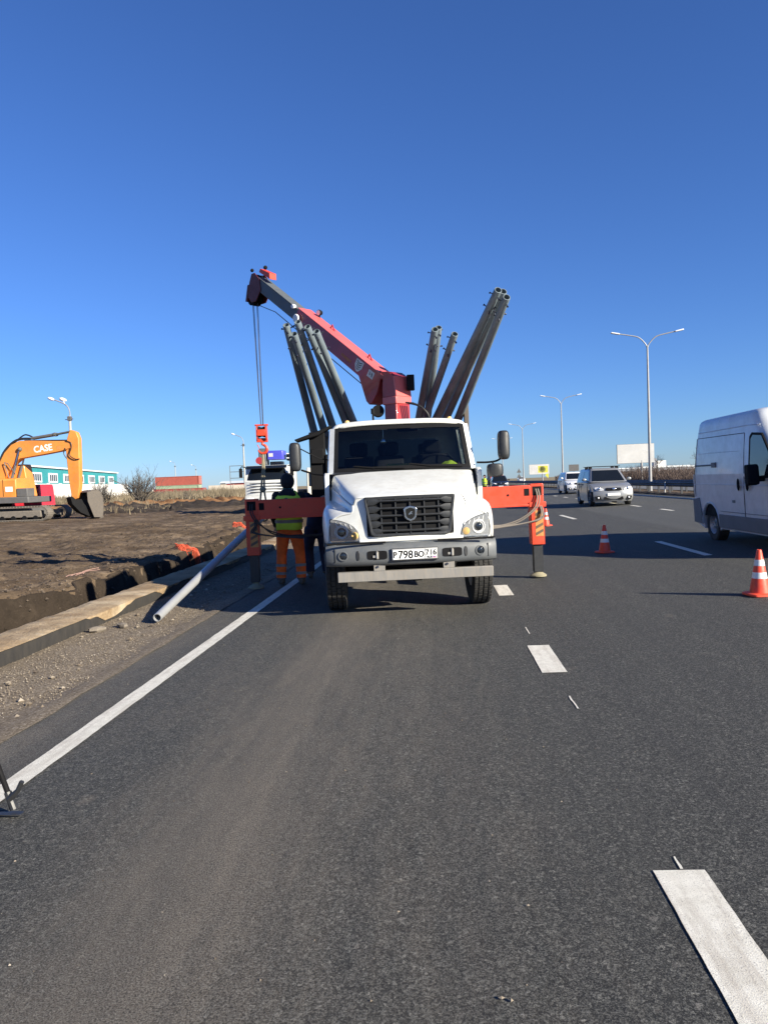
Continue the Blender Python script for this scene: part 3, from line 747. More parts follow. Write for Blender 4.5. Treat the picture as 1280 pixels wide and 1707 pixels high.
for s in (-1, 1):
    fn = lambda y, z, d, s=s: (s*(d-.09*max(0, (z-1.75))/.6), y, z)
    lo = [(1.1, 1.12), (1.1, 1.70), (1.2, 1.74), (2.74, 1.74), (2.74, 1.05), (1.75, 1.02), (1.72, 1.12)]
    b = MB(); b.prism(lo, fn, .955, 1.015); dr = b.build('door', M['white'], truck, bevel=.012)
    b = MB(); b.box(s*1.02-.012, s*1.02+.012, 2.3, 2.5, 1.55, 1.6); b.build('door_handle', M['plastic'], dr, bevel=.005)
    b = MB()                                    # pillars: A slanting with the screen, B at the rear
    b.loft([[Vector(ws(0 if s < 0 else 1, v))+Vector((s*dx, dy, 0)) for dx, dy in ((-.005, -.01), (.06, .03), (.075, .10), (.03, .11), (-.01, .04))] for v in frange(-.03, 1.0, 8)], True)
    b.build('windscreen_pillar', M['white'], truck, smooth=45)
    b = MB(); b.prism([(2.45, 1.72), (2.74, 1.72), (2.72, 2.4), (2.45, 2.4)], fn, .955, 1.0); b.build('rear_pillar', M['white'], truck, bevel=.008)
    b = MB(); b.prism([(1.36, 1.75), (1.74, 2.32), (2.44, 2.34), (2.46, 1.75)], fn, .972, .978); b.build('side_window', M['wind'], truck)
b = MB(); b.box(-.93, .93, 2.69, 2.74, 1.05, 1.85); b.box(-.9, .9, 2.69, 2.74, 2.22, 2.4); b.box(-.93, -.6, 2.69, 2.74, 1.85, 2.22); b.box(.6, .93, 2.69, 2.74, 1.85, 2.22)
b.build('cab_rear_wall', M['white'], truck)
b = MB(); b.box(-.92, .92, 2.685, 2.688, 1.05, 1.85); b.box(-.95, .95, 1.2, 2.7, 1.06, 1.1); b.build('cab_lining', M['seat'], truck)
b = MB(); b.box(-.6, .6, 2.71, 2.716, 1.85, 2.22); b.build('rear_window', M['darkglass'], truck)
# scuttle, screen, black surround
b = MB(); b.grid(lambda u, v: (-.9+1.8*u, 1.08+.12*v+.1*((-.9+1.8*u)/.9)**2, 1.715+.045*v), 24, 2); b.build('scuttle_panel', M['plastic'], truck)
def band(fn, n=40):
    m_ = MB(); per = [(u/n, 0) for u in range(n)]+[(1, v/n) for v in range(n)]+[(1-u/n, 1) for u in range(n)]+[(0, 1-v/n) for v in range(n)]
    def ins(u, v, e=(.035, .075)): return (min(max(u, e[0]), 1-e[0]), min(max(v, e[1]), 1-.08))
    m_.loft([[Vector(fn(u, v))+Vector((0, -.004, 0)) for u, v in per], [Vector(fn(*ins(u, v)))+Vector((0, -.004, 0)) for u, v in per]], False)
    return m_
band(ws).build('screen_surround', M['black'], truck)
b = MB(); b.grid(ws, 28, 12); b.build('windscreen', M['wind'], truck, smooth=60)
for x0, x1 in ((-.62, .02), (.1, .78)):
    b = MB(); p = [Vector(ws(.5+x/1.81, v))+Vector((0, -.02, .004)) for x, v in ((x0, .1), (x0*.6+x1*.4, .045), (x1, .01))]
    b.tube(p, .009, 6); b.tube([p[0]+Vector((-.02, 0, .0)), p[1]+Vector((0, -.005, -.008))], .006, 6); b.build('wiper', M['black'], truck)
# interior
b = MB(); b.slab([(1.3, 1.45), (1.3, 1.72), (1.36, 1.755), (1.5, 1.765), (1.62, 1.73), (1.68, 1.6), (1.66, 1.45)], frange(-.9, .9, 10), lambda x, y, z: (x, y+.02*(x/.9)**2, z+(.05 if .3 < x < .75 and y > 1.45 else 0)))
b.build('dashboard', M['plastic'], truck, smooth=50)
for x, wd in ((-.56, .42), (-.12, .4), (.5, .48)):
    b = MB(); b.slab([(2.08, 1.25), (2.02, 1.4), (2.16, 1.9), (2.2, 1.97), (2.27, 1.97), (2.3, 1.88), (2.22, 1.3)], frange(x-wd/2, x+wd/2, 6)); b.box(x-wd/2, x+wd/2, 1.75, 2.2, 1.18, 1.36)
    st = b.build('seat', M['seat'], truck, bevel=.03)
    b = MB(); b.box(x-.13, x+.13, 2.2, 2.3, 1.98, 2.17); b.build('headrest', M['seat'], st, bevel=.04)
T = Matrix.Translation((.5, 1.76, 1.8)) @ Matrix.Rotation(rad(-38), 4, 'X')
b = MB(); pts = [T @ Vector((.23*math.cos(2*math.pi*k/32), .23*math.sin(2*math.pi*k/32), 0)) for k in range(33)]
b.tube(pts, .016, 8, cap=False); b.tube([T @ Vector((-.22, 0, 0)), T @ Vector((.22, 0, 0))], .014, 6); b.tube([T @ Vector((0, -.22, 0)), T @ Vector((0, 0, -.03)), T @ Vector((0, 0, -.3))], .02, 6)
b.build('steering_wheel', M['plastic'], truck)
b = MB(); b.slab([(1.33, 1.77), (1.335, 1.825), (1.5, 1.835), (1.5, 1.78)], frange(-.2, .1, 3), lambda x, y, z: (x, y+x*.05, z)); b.build('yellow_folder', M['paperyellow'], truck, bevel=.006)
b = MB(); b.grid(lambda u, v: (.52+.26*u+.01*math.sin(9*v), 1.33+.2*v, 1.775+.07*math.sin(math.pi*u)*math.sin(math.pi*v)+.02*fbm(u*3+2, v*3, 1.4)), 14, 10); b.build('folded_vest', M['vestyellow'], truck)
b = MB(); b.tube([(-.22, 1.62, 2.3), (-.22, 1.62, 2.18)], .003, 4); b.ball((-.22, 1.62, 2.14), .035, 8, 6, (1, .5, 1.3)); b.build('hanging_ornament', M['chrome'], truck)
b = MB(); b.slab([(1.74, 2.28), (1.75, 2.345), (1.8, 2.345), (1.8, 2.28)], frange(-.02, .26, 2)); b.build('interior_mirror', M['black'], truck, bevel=.01)
for s in (-1, 1):
    b = MB(); b.slab([(1.66, 2.3), (1.7, 2.36), (1.95, 2.37), (1.95, 2.35)], frange(s*.45-.3, s*.45+.3, 3)); b.build('sun_visor', M['seat'], truck, bevel=.01)
# ---- mirrors
def pod(name, x0, x1, y0, y1, z0, z1, parent):
    b_ = MB(); rings = []
    for y, k in ((y0, .55), (y0+.015, .8), (y0+.05, .96), (y1-.03, 1.0), (y1, .95)):
        cx, cz = (x0+x1)/2, (z0+z1)/2; r = []
        for i in range(24):
            a = 2*math.pi*i/24; ca, sa = math.cos(a), math.sin(a)
            r.append((cx+(x1-x0)/2*k*math.copysign(abs(ca)**.5, ca), y, cz+(z1-z0)/2*(k*.15+.85 if k > .7 else .86)*math.copysign(abs(sa)**.45, sa)))
        rings.append(r)
    b_.loft(rings, True); return b_.build(name, M['plastic'], parent, smooth=50)
mA = pod('side_mirror', -1.485, -1.325, 1.40, 1.53, 1.785, 2.17, truck); pod('side_mirror', 1.255, 1.41, 1.14, 1.27, 1.82, 2.2, truck); pod('wide_angle_mirror', 1.06, 1.27, .9, 1.02, 1.6, 1.77, truck)
b = MB(); b.tube(catmull([(.98, 1.27, 1.80), (1.12, 1.24, 1.795), (1.24, 1.22, 1.81), (1.31, 1.2, 1.86)], 4), .013, 8); b.tube([(1.17, 1.22, 1.80), (1.165, 1.05, 1.76), (1.165, .98, 1.62)], .011, 8)
b.build('mirror_arm', M['black'], truck); b = MB(); b.tube(catmull([(-.98, 1.35, 1.72), (-1.15, 1.42, 1.74), (-1.33, 1.47, 1.8)], 4), .013, 8); b.tube([(-1.36, 1.46, 2.1), (-1.1, 1.5, 1.95), (-.96, 1.6, 1.92)], .008, 6)
b.build('mirror_arm', M['black'], truck)
b = MB(); b.box(-.34, -.31, 2.5, 2.53, 2.44, 2.62); b.tube([(-.325, 2.515, 2.6), (-.325, 2.515, 2.68)], .03, 10); b.build('roof_aerial', M['black'], truck, bevel=.004)
for x in (-.7, .72):
    b = MB(); b.ball((x, 1.9, 2.44), .03, 10, 6, (1.2, 1, 1)); b.build('roof_marker_lamp', M['amber'], truck)

# ---- load bed and pole rack
b = MB(); b.box(-1.27, 1.27, 4.3, 9.2, 1.06, 1.2); bed = b.build('load_bed', M['exgrey'], truck, bevel=.01)
for s in (-1, 1):
    for k in range(3):
        b = MB(); y0 = 4.95+1.42*k; b.box(s*1.25-.02, s*1.25+.02, y0, y0+1.4, 1.21, 1.78); b.build('side_board', M['exgrey'], bed, bevel=.008)
for s in (-1, 1):
    b = MB(); b.box(s*.82-.28, s*.82+.28, 3.7, 5.5, .42, .98); b.build('tool_locker', M['exgrey'], truck, bevel=.03)
    b = MB(); b.tube([(s*.85, 7.15, .72), (s*.85, 8.7, .72)], .3, 20); b.build('fuel_tank', M['exgrey'], truck, bevel=.02)
    b = MB(); b.box(s*1.1-.02, s*1.1+.02, 2.2, 3.6, .45, .6); b.box(s*1.1-.02, s*1.1+.02, 2.2, 3.6, .7, .85); b.build('side_guard', M['exgrey'], truck, bevel=.01)
b = MB(); b.box(-1.2, 1.25, 4.30, 4.34, 1.2, 1.9); b.build('headboard', M['exgrey'], truck, bevel=.01)
b = MB()
for x in (-1.3, -.72, .35, 1.33): b.box(x-.04, x+.04, 4.42, 4.52, 1.2, 2.9 if x > 1 else 2.5)
b.box(-1.34, 1.36, 4.56, 4.66, 2.42, 2.52); b.box(-1.3, 1.3, 4.42, 4.5, 1.7, 1.8)
b.build('pole_rack', M['bucket'], truck, bevel=.006)
b = MB(); b.box(-1.38, -1.12, 4.05, 4.4, 1.2, 2.48); b.box(-1.36, -1.14, 4.0, 4.05, 1.95, 2.2); b.prism([(-1.62, 2.36), (-1.2, 2.5), (-1.0, 2.58), (-1.0, 2.54), (-1.2, 2.42), (-1.58, 2.32)], lambda a, c, d: (a, d, c), 3.95, 4.2)
b.box(-1.12, -.98, 4.0, 4.3, 1.3, 2.1)
b.build('crane_control_station', M['black'], truck, bevel=.015)

# ---- crane: outrigger box, column, boom
b = MB(); b.box(-1.02, 1.02, 2.92, 3.5, 1.03, 1.08); b.box(-1.02, 1.02, 2.92, 2.94, 1.08, 1.5); b.box(-1.02, 1.02, 3.48, 3.5, 1.08, 1.5); b.box(-1.02, 1.02, 2.92, 3.5, 1.5, 1.54)
b.box(-.5, .6, 3.5, 4.1, 1.03, 1.5)
b.build('outrigger_box', M['redorange'], truck, bevel=.008)
CP = (.097, 3.66); BL = (-.702, .712); BN = (-.712, -.702)
def CR(u, z, w_): return (CP[0]+BL[0]*u+BN[0]*w_, CP[1]+BL[1]*u+BN[1]*w_, z)
b = MB(); b.prism([(-.13, 1.5), (.13, 1.5), (.13, 2.9), (-.13, 2.9)], CR, -.165, .165); column = b.build('crane_column', M['cranered'], truck, bevel=.015)
b = MB(); b.prism([(-.15, 2.84), (.15, 2.84), (.15, 2.96), (-.15, 2.96)], CR, -.185, .185); b.build('column_collar', M['sunlitred'], column, bevel=.01)
for sw in (-1, 1):
    b = MB(); b.prism([(-.14, 2.96), (-.11, 3.27), (-.03, 3.34), (.12, 3.33), (.15, 3.1), (.15, 2.96)], CR, sw*.175, sw*.145); b.build('column_cheek', M['cranered'], column, bevel=.006)
b = MB(); b.prism([(-.155, 2.96), (-.125, 3.28), (-.1, 3.28), (-.13, 2.96)], CR, -.18, .18); b.build('column_back_plate', M['sunlitred'], column)
b = MB(); b.prism([(.02, 3.0), (.12, 3.0), (.16, 3.28), (.02, 3.28)], CR, -.1, .1); b.build('lift_cylinder_head', M['black'], column)
b = MB()
T = Matrix.Translation(CR(.24, 2.75, .2)); b.lathe([(.001, -.06), (.09, -.06), (.1, -.03), (.1, .03), (.09, .06), (.001, .06)], 18, T @ Matrix.Rotation(rad(90), 4, 'X')); b.build('work_lamp', M['black'], column)
b = MB(); b.box(-.06, .06, -.05, .05, 3.05, 3.3, Matrix.Translation((CR(-.22, 0, -.1)[0], CR(-.22, 0, -.1)[1], 0)))
b.build('winch_motor', M['black'], column, bevel=.01)
b = MB()
for k in range(5): b.tube(catmull([CR(-.24, 2.85, -.1+.04*k), CR(-.42-.02*k, 2.75, -.14+.03*k), CR(-.5-.02*k, 2.55, -.1), CR(-.45, 2.3, 0)], 5), .014, 6)
b.build('hydraulic_hose', M['hoseblack'], column)
# boom
def top(u): return 3.405+.731*(u-.28)
b = MB(); b.prism([(-.12, 3.28), (-.02, 3.36), (.28, top(.28)), (2.17, top(2.17)), (2.28, top(2.28)-.24), (2.25, top(2.25)-.31), (.72, top(.72)-.34), (.565, 2.95), (.50, 2.885), (.43, 2.9), (.3, 3.06), (.22, 3.27)], CR, -.138, .138)
boom = b.build('boom', M['cranered'], truck, bevel=.01)
b = MB(); b.prism([(.1, top(.1)+.002), (2.16, top(2.16)+.002), (2.16, top(2.16)+.016), (.1, top(.1)+.016)], CR, -.155, .155); b.build('boom_top_plate', M['sunlitred'], boom)
b = MB(); b.prism([(1.9, top(1.9)-.04), (3.38, top(3.38)-.04), (3.42, top(3.42)-.31), (1.95, top(1.95)-.31)], CR, -.108, .108); ext = b.build('boom_extension', M['cranedark'], truck, bevel=.012)
b = MB(); b.prism([(2.2, top(2.2)-.042), (3.3, top(3.3)-.042), (3.3, top(3.3)-.03), (2.2, top(2.2)-.03)], CR, -.12, .12); b.build('extension_top_plate', M['cranedark'], ext)
# boom head with sheaves
hd = MB()
for sw in (-1, 1): hd.prism([(3.26, 5.34), (3.28, 5.55), (3.42, 5.7), (3.52, 5.7), (3.6, 5.55), (3.66, 5.28), (3.56, 5.16), (3.42, 5.16)], CR, sw*.125, sw*.11)
hd.prism([(3.62, 5.52), (3.67, 5.52), (3.76, 5.22), (3.7, 5.2)], CR, -.12, .12)
head = hd.build('boom_head', M['headred'], truck, bevel=.006)
def sheave(u, z, w_, r, th): 
    ax = Vector((BN[0], BN[1], 0)); q = ax.to_track_quat('Z', 'Y').to_matrix().to_4x4()
    return Matrix.Translation(CR(u, z, w_)) @ q
for u, z, r in ((3.5, 5.6, .1), (3.6, 5.25, .13)):
    b = MB()
    for w_ in (-.05, .05): b.lathe([(.02, -.03), (r, -.03), (r*.86, -.008), (r*.86, .008), (r, .03), (.02, .03)], 22, sheave(u, z, w_, r, .06))
    b.build('sheave', M['black'], head)
b = MB(); b.prism([(3.02, 5.5), (3.02, 5.62), (3.3, 5.76), (3.34, 5.7)], CR, -.08, .08); b.build('rope_guide', M['redorange'], head, bevel=.008)
b = MB(); b.ball(CR(3.52, 5.77, .1), .035, 8, 6); b.build('guide_pin', M['black'], head); b = MB(); b.ball(CR(3.3, 5.8, -.05), .04, 8, 6); b.build('guide_pin', M['black'], head)
b = MB(); b.tube([CR(3.0, top(3.0)-.5, 0), CR(.8, 3.28, 0)], .008, 6); b.tube([CR(3.55, 5.14, 0), CR(3.0, top(3.0)-.5, 0)], .008, 6); b.build('boom_rope', M['cable'], boom)
# lamps and lugs on the boom
for u, z, w_, r, mt in ((2.28, top(2.28)-.03, .16, .04, 'lampwhite'), (2.2, top(2.2)-.2, .17, .075, 'lampwhite'), (1.9, top(1.9)+.1, -.12, .055, 'black')):
    b = MB(); q = Vector((-BN[0]*0+BN[0], BN[1], -.1)).to_track_quat('Z', 'Y').to_matrix().to_4x4()
    b.lathe([(.001, -.05), (r*.7, -.045), (r, 0), (r, .02), (r*.9, .03), (.001, .034)], 18, Matrix.Translation(CR(u, z, w_)) @ q); lm = b.build('boom_lamp', M[mt], boom)
    if mt == 'black':
        b = MB(); b.lathe([(r*.85, .031), (.001, .042)], 16, Matrix.Translation(CR(u, z, w_)) @ q); b.build('lens', M['lampwhite'], lm)
        b = MB(); b.tube([CR(u, z-.12, -.12), CR(u, z, -.12)], .012, 6); b.build('lamp_bracket', M['black'], lm)
for u in (.62, 1.5):
    b = MB(); b.tube([CR(u-.05, top(u-.05)+.01, -.05), CR(u, top(u)+.1, -.05), CR(u+.05, top(u+.05)+.01, -.05)], .012, 6); b.build('lifting_lug', M['cranered'], boom)
# painted shield with wing marks, small white panel and a faded yellow stripe on the boom side
al = math.atan(.731)
def BD(a, c, d, u0, z0): return CR(u0+a*math.cos(al)-c*math.sin(al), z0+a*math.sin(al)+c*math.cos(al), .1395+d)
# on this face u runs right-to-left as seen, so shapes are mirrored in a
sh = [(-.13, .1), (.13, .1), (.13, -.02), (.06, -.1), (0, -.125), (-.06, -.1), (-.13, -.02)]
b = MB(); b.prism([(a*.75, c*.9) for a, c in sh], lambda a, c, d: BD(a, c, d, .70, 3.56), 0, .002); dc = b.build('shield_marking', M['decal'], boom)
b = MB()
for k in range(4):
    zc = .05-.036*k; b.prism([(-.07+.008*k, zc+.02), (0, zc-.004), (.07-.008*k, zc+.02), (.07-.008*k, zc+.008), (0, zc-.018), (-.07+.008*k, zc+.008)], lambda a, c, d: BD(a, c, d, .70, 3.56), .0025, .0035)
b.build('wing_mark', M['ink'], dc)
b = MB(); b.prism([(-.075, -.06), (.075, -.06), (.075, .06), (-.075, .06)], lambda a, c, d: BD(a, c, d, .43, 3.375), 0, .002); dc = b.build('panel_marking', M['decal'], boom)
b = MB(); b.prism([(.03, .02), (.05, .03), (.03, -.02), (.01, -.02)], lambda a, c, d: BD(a, c, d, .43, 3.375), .0025, .0035); b.prism([(-.03, .03), (-.01, .03), (-.03, -.03), (-.05, -.03)], lambda a, c, d: BD(a, c, d, .43, 3.375), .0025, .0035); b.build('panel_figure', M['ink'], dc)
b = MB(); b.prism([(-.14, -.025), (.14, -.01), (.14, .035), (-.14, .03)], lambda a, c, d: BD(a, c, d, 1.0, 3.72), 0, .0015); b.build('faded_yellow_marking', pm('faded_yellow', (.45, .16, .05), .6, dirt=.5, dcol=(.35, .04, .04)), boom)

# ---- hoist rope, hook block
hu = 3.6
hx, hy, _z = CR(hu, 0, 0)
b = MB()
for dx, dy, dxb in ((-.06, .05, -.03), (-.03, -.03, -.015), (.02, .04, .01), (.05, -.04, .03)): b.tube([(hx+dx, hy+dy, 5.2), (hx+dxb+.01, hy+dy, 2.82)], .0065, 5)
b.build('hoist_rope', M['cable'], truck)
b = MB()
for s in (-1, 1):
    b.slab([(hy-.12, 2.62), (hy-.11, 2.76), (hy-.05, 2.82), (hy+.05, 2.82), (hy+.11, 2.76), (hy+.12, 2.62), (hy+.07, 2.52), (hy-.07, 2.52)], [hx+s*.1, hx+s*.075])
b.slab([(hy-.03, 2.48), (hy-.03, 2.56), (hy+.03, 2.56), (hy+.03, 2.48)], [hx-.11, hx+.11]); b.box(hx-.13, hx+.13, hy-.03, hy+.03, 2.8, 2.83)
b.slab([(hy-.125, 2.6), (hy-.125, 2.72), (hy-.115, 2.72), (hy-.115, 2.6)], [hx-.075, hx+.075])
hb = b.build('hook_block', M['redorange'], truck, bevel=.006)
b = MB(); b.lathe([(.02, -.06), (.11, -.06), (.09, 0), (.11, .06), (.02, .06)], 20, Matrix.Translation((hx, hy, 2.68)) @ Matrix.Rotation(math.pi/2, 4, 'Y')); b.build('sheave', M['black'], hb)
hk = [(hx, hy, 2.5), (hx, hy, 2.44)]+[(hx+.085*math.sin(rad(a)), hy, 2.345+.085*math.cos(rad(a))) for a in (30, 60, 90, 120, 150, 180, 210, 240, 265)]
b = MB(); b.tube(hk, [.03, .026, .026, .028, .03, .032, .03, .028, .024, .018, .01], 8); b.tube([(hx-.1, hy, 2.44), (hx-.06, hy, 2.36)], .008, 6); b.build('hook', M['redorange'], hb)

# ---- outriggers
def outrigger(s, yb, xl, zb0, zb1, foot_z, stripes):
    x0, x1 = sorted((s*.95, xl)); beam_end = xl-s*.1
    a0, a1 = sorted((s*.6, beam_end))
    b = MB(); b.box(a0, a1, yb-.1, yb+.1, zb0, zb1); b.box(a0, a1, yb-.115, yb-.095, zb0-.004, zb0+.03)
    beam = b.build('outrigger_beam', M['redorange'], truck, bevel=.006)
    b = MB(); b.box(beam_end-.1 if s > 0 else beam_end+.02, beam_end-.02 if s > 0 else beam_end+.1, yb-.103, yb-.098, zb1-.16, zb1-.05); b.lathe([(.018, 0), (.018, .006)], 10, Matrix.Translation((xl-s*.45, yb-.1, (zb0+zb1)/2+.02)) @ Matrix.Rotation(math.pi/2, 4, 'X')); b.build('beam_pocket', M['black'], beam)
    b = MB(); b.box(xl-.1, xl+.1, yb-.1, yb-.06, .53, zb1+.02); b.box(xl-.1, xl+.1, yb+.06, yb+.1, .53, zb1+.02); b.box(xl-.1, xl-.08, yb-.06, yb+.06, .53, zb1+.02); b.box(xl+.08, xl+.1, yb-.06, yb+.06, .53, zb1+.02)
    b.box(xl-.13, xl+.13, yb-.12, yb+.12, zb0-.02, zb0+.06)
    leg = b.build('outrigger_leg', M['redorange'] if s > 0 else M['redorange'], truck, bevel=.006)
    b = MB(); b.box(xl-.072, xl+.072, yb-.058, yb+.058, .1, zb1+.01); b.build('inner_leg', M['plastic'], leg, bevel=.005)
    b = MB(); b.lathe([(.13, foot_z), (.13, foot_z+.02), (.05, foot_z+.07), (.045, .12)], 12, Matrix.Translation((xl, yb, 0))); b.build('foot_pad', M['strap'], leg)
    b = MB(); b.box(xl-.07, xl+.07, yb-.104, yb-.1, zb1-.16, zb1-.02); b.build('hose_port', M['black'], leg)
    if True:
        b = MB(); b.box(xl-.04, xl+.085, yb-.1035, yb-.1005, .66, 1.06); st = b.build('warning_panel', M['yellow'], leg)
        for k in range(4):
            z = .67+.1*k; b = MB(); b.prism([(xl-.035, z), (xl+.08, z+.06), (xl+.08, z+.105), (xl-.035, z+.045)], lambda a, c, d: (a, d, c), yb-.1055, yb-.104); b.build('warning_stripe', M['fadedink'], st)
    b = MB()
    for k in (0, 1):
        o = .035*k; b.tube(catmull([(xl-.02+o, yb-.1, zb1-.06), (xl-.01+o, yb-.15, zb1-.2), (xl-s*.08+o, yb-.16, zb0-.05), (xl-s*.35, yb-.14, zb0-.22-.03*k), (xl-s*.75, yb-.1, zb0-.3+.02*k), (s*1.0, yb-.1, zb0-.28)], 6), .011, 6)
        b.tube(catmull([(xl+.03+o*.7, yb-.105, zb0+.02), (xl+.05+o*.7, yb-.14, zb0-.1), (xl+.0+o, yb-.16, zb0-.2), (xl-s*.3, yb-.15, zb0-.27), (xl-s*.8, yb-.12, zb0-.31-.02*k)], 6), .011, 6)
    b.build('hydraulic_hose', M['hose'] if s > 0 else M['hoseblack'], leg)
outrigger(1, 3.02, 2.15, 1.13, 1.45, .03, True)
outrigger(-1, 3.38, -2.28, 1.10, 1.40, .0, True)

# ---- steel lamp poles lying in the rack (each a thing of its own)
TM = Matrix.Translation((TX, TY, 0)) @ Matrix.Rotation(TYAW, 4, 'Z') @ Matrix.Rotation(rad(-.4), 4, 'Y')
def steel_pole(tip, thru, label, zend=1.32, group='steel lamp poles on the truck rack'):
    tip = TM @ Vector(tip); thru = TM @ Vector(thru); d = (thru-tip); L = (zend-tip.z)/d.z*d.length; d.normalize()
    q = d.to_track_quat('Z', 'Y')
    o = thing('steel_pole', label, 'pole', tip, q.to_euler(), group)
    r0, r1 = .051, .051+.0072*L
    b = MB(); b.lathe([(r0*.86, .5), (r0*.86, 0), (r0, 0), (r0+.004, .02), (r0+(r1-r0)*.5, L*.5), (r1, L), (r1*.9, L), (r1*.9, L-.3)], 20, cap=False); b.build('pole_tube', M['galv'], o, smooth=40)
    b = MB(); b.lathe([(r0*.86, .498), (.001, .499)], 16, cap=False); b.build('bore', M['black'], o)
    for h, ph in ((.09, .3), (.38, .8)):
        for k in range(3):
            a = ph+k*2.094; c, s = math.cos(a), math.sin(a); rr = r0+h*.0085
            b = MB(); b.tube([(c*rr*.8, s*rr*.8, h), (c*(rr+.035), s*(rr+.035), h)], .008, 6); b.tube([(c*(rr+.033), s*(rr+.033), h), (c*(rr+.05), s*(rr+.05), h)], .015, 6); b.build('bolt', M['bolt'], o)
    return o
steel_pole((1.474, 1.913, 4.188), (.855, 4.588, 2.729), 'long grey steel pole, left of the three tallest leaning right over the cab')
steel_pole((1.573, 2.05, 4.199), (1.053, 4.568, 2.80), 'long grey steel pole, highest and furthest back of the right-leaning three')
steel_pole((1.586, 1.902, 4.083), (1.229, 4.55, 2.713), 'long grey steel pole, rightmost of all the poles above the cab')
steel_pole((.69, 2.996, 3.897), (.532, 4.62, 2.743), 'grey steel pole just right of the crane column, front of a close pair')
steel_pole((.775, 3.25, 3.975), (.68, 4.609, 2.76), 'grey steel pole right of the crane column, rear of a close pair')
steel_pole((.988, 2.967, 3.809), (.625, 4.613, 2.68), 'short single grey steel pole crossing between the pair and the tallest three')
steel_pole((-1.593, 3.224, 4.095), (-1.35, 4.808, 2.633), 'grey steel pole, leftmost of the five leaning left beside the hoist ropes')
steel_pole((-1.461, 3.01, 3.91), (-1.169, 4.79, 2.626), 'grey steel pole with the lowest open end of the left-leaning five')
steel_pole((-1.414, 3.206, 4.132), (-1.027, 4.776, 2.725), 'grey steel pole, middle and highest open end of the left-leaning five')
steel_pole((-1.267, 3.192, 4.051), (-.773, 4.75, 2.715), 'grey steel pole, second from the right of the left-leaning five')
steel_pole((-1.126, 3.077, 3.95), (-.636, 4.737, 2.709), 'grey steel pole under the red boom, rightmost of the left-leaning five')

# ---- pole being lifted, with its sling
P0 = Vector((-3.455, 8.93, .03)); P1 = Vector((-3.345, 16.2, 1.32)); d = (P1-P0); L = d.length
po = thing('lifted_pipe', 'pale grey steel pipe with its open lower end on the gravel, slung from the crane', 'pipe', P0, d.to_track_quat('Z', 'Y').to_euler())
b = MB(); b.lathe([(.044, .6), (.044, 0), (.051, 0), (.053, .02), (.062, L*.6), (.068, L)], 24, cap=False); b.build('pipe_tube', M['pipe'], po, smooth=40)
b = MB(); b.lathe([(.044, .598), (.001, .599)], 16, cap=False); b.build('bore', M['black'], po)
hw_ = TM @ Vector((hx, hy, 2.28)); mid = P0+d*((hw_.y-P0.y)/d.y)
b = MB()
for k in (-1, 1):
    b.tube([(hw_.x, hw_.y, hw_.z-.0), (hw_.x+k*.015, hw_.y, hw_.z-.3), (mid.x+k*.03, mid.y, hw_.z-.75), (mid.x+k*.095, mid.y, mid.z+.0), (mid.x+k*.06, mid.y, mid.z-.08), (mid.x, mid.y, mid.z-.105)], [.02, .022, .022, .016, .016, .016], 6)
b.ball((hw_.x-.03, hw_.y, hw_.z-.72), .055, 10, 8, (1.2, .7, 1))
o = b.build('lifting_sling', M['strap'], None, smooth=50); tag(o, 'tan rope sling hanging from the red crane hook', 'sling')
# ================================================================== traffic cones
def cone(loc, label, h=.53, rz=0, group='traffic cones along the closed lane'):
    o = thing('traffic_cone', label, 'cone', loc, (0, 0, rz), group); k = h/.53
    b = MB(); q = []
    for i in range(24):
        a = 2*math.pi*i/24; ca, sa = math.cos(a), math.sin(a); q.append((.155*k*math.copysign(abs(ca)**.4, ca), .155*k*math.copysign(abs(sa)**.4, sa)))
    b.loft([[(x, y, .004) for x, y in q], [(x, y, .025*k) for x, y in q], [(x*.85, y*.85, .036*k) for x, y in q]], True); b.build('base', M['conered'], o, smooth=40)
    def r(z): return (.112-.086*z/.53)*k
    b = MB(); b.lathe([(r(.0), .03*k), (r(.02), .05*k), (r(.52), .52*k), (r(.53)*.8, .53*k), (r(.53)*.7, .50*k)], 28); b.build('cone_body', M['conered'], o, smooth=40)
    for z0, z1 in ((.2, .27), (.345, .415)):
        b = MB(); b.lathe([(r(z0)+.0005, z0*k), (r(z0)+.0035, z0*k), (r(z1)+.0035, z1*k), (r(z1)+.0005, z1*k)], 28, cap=False); b.build('white_band', M['conewhite'], o, smooth=40)
    return o
cone((3.18, 14.5, road_z(3.18)), 'orange traffic cone standing in the van shadow, mid distance', rz=.3)
cone((3.7, 8.9, road_z(3.7)), 'nearest orange traffic cone with two white bands at the right edge', rz=.15)
cone((3.3, 22.9, road_z(3.3)), 'orange traffic cone just right of the outrigger leg, behind it', rz=.7)
cone((3.72, 30.0, road_z(3.72)), 'farthest small orange traffic cone, seen below the outrigger beam', rz=.2)

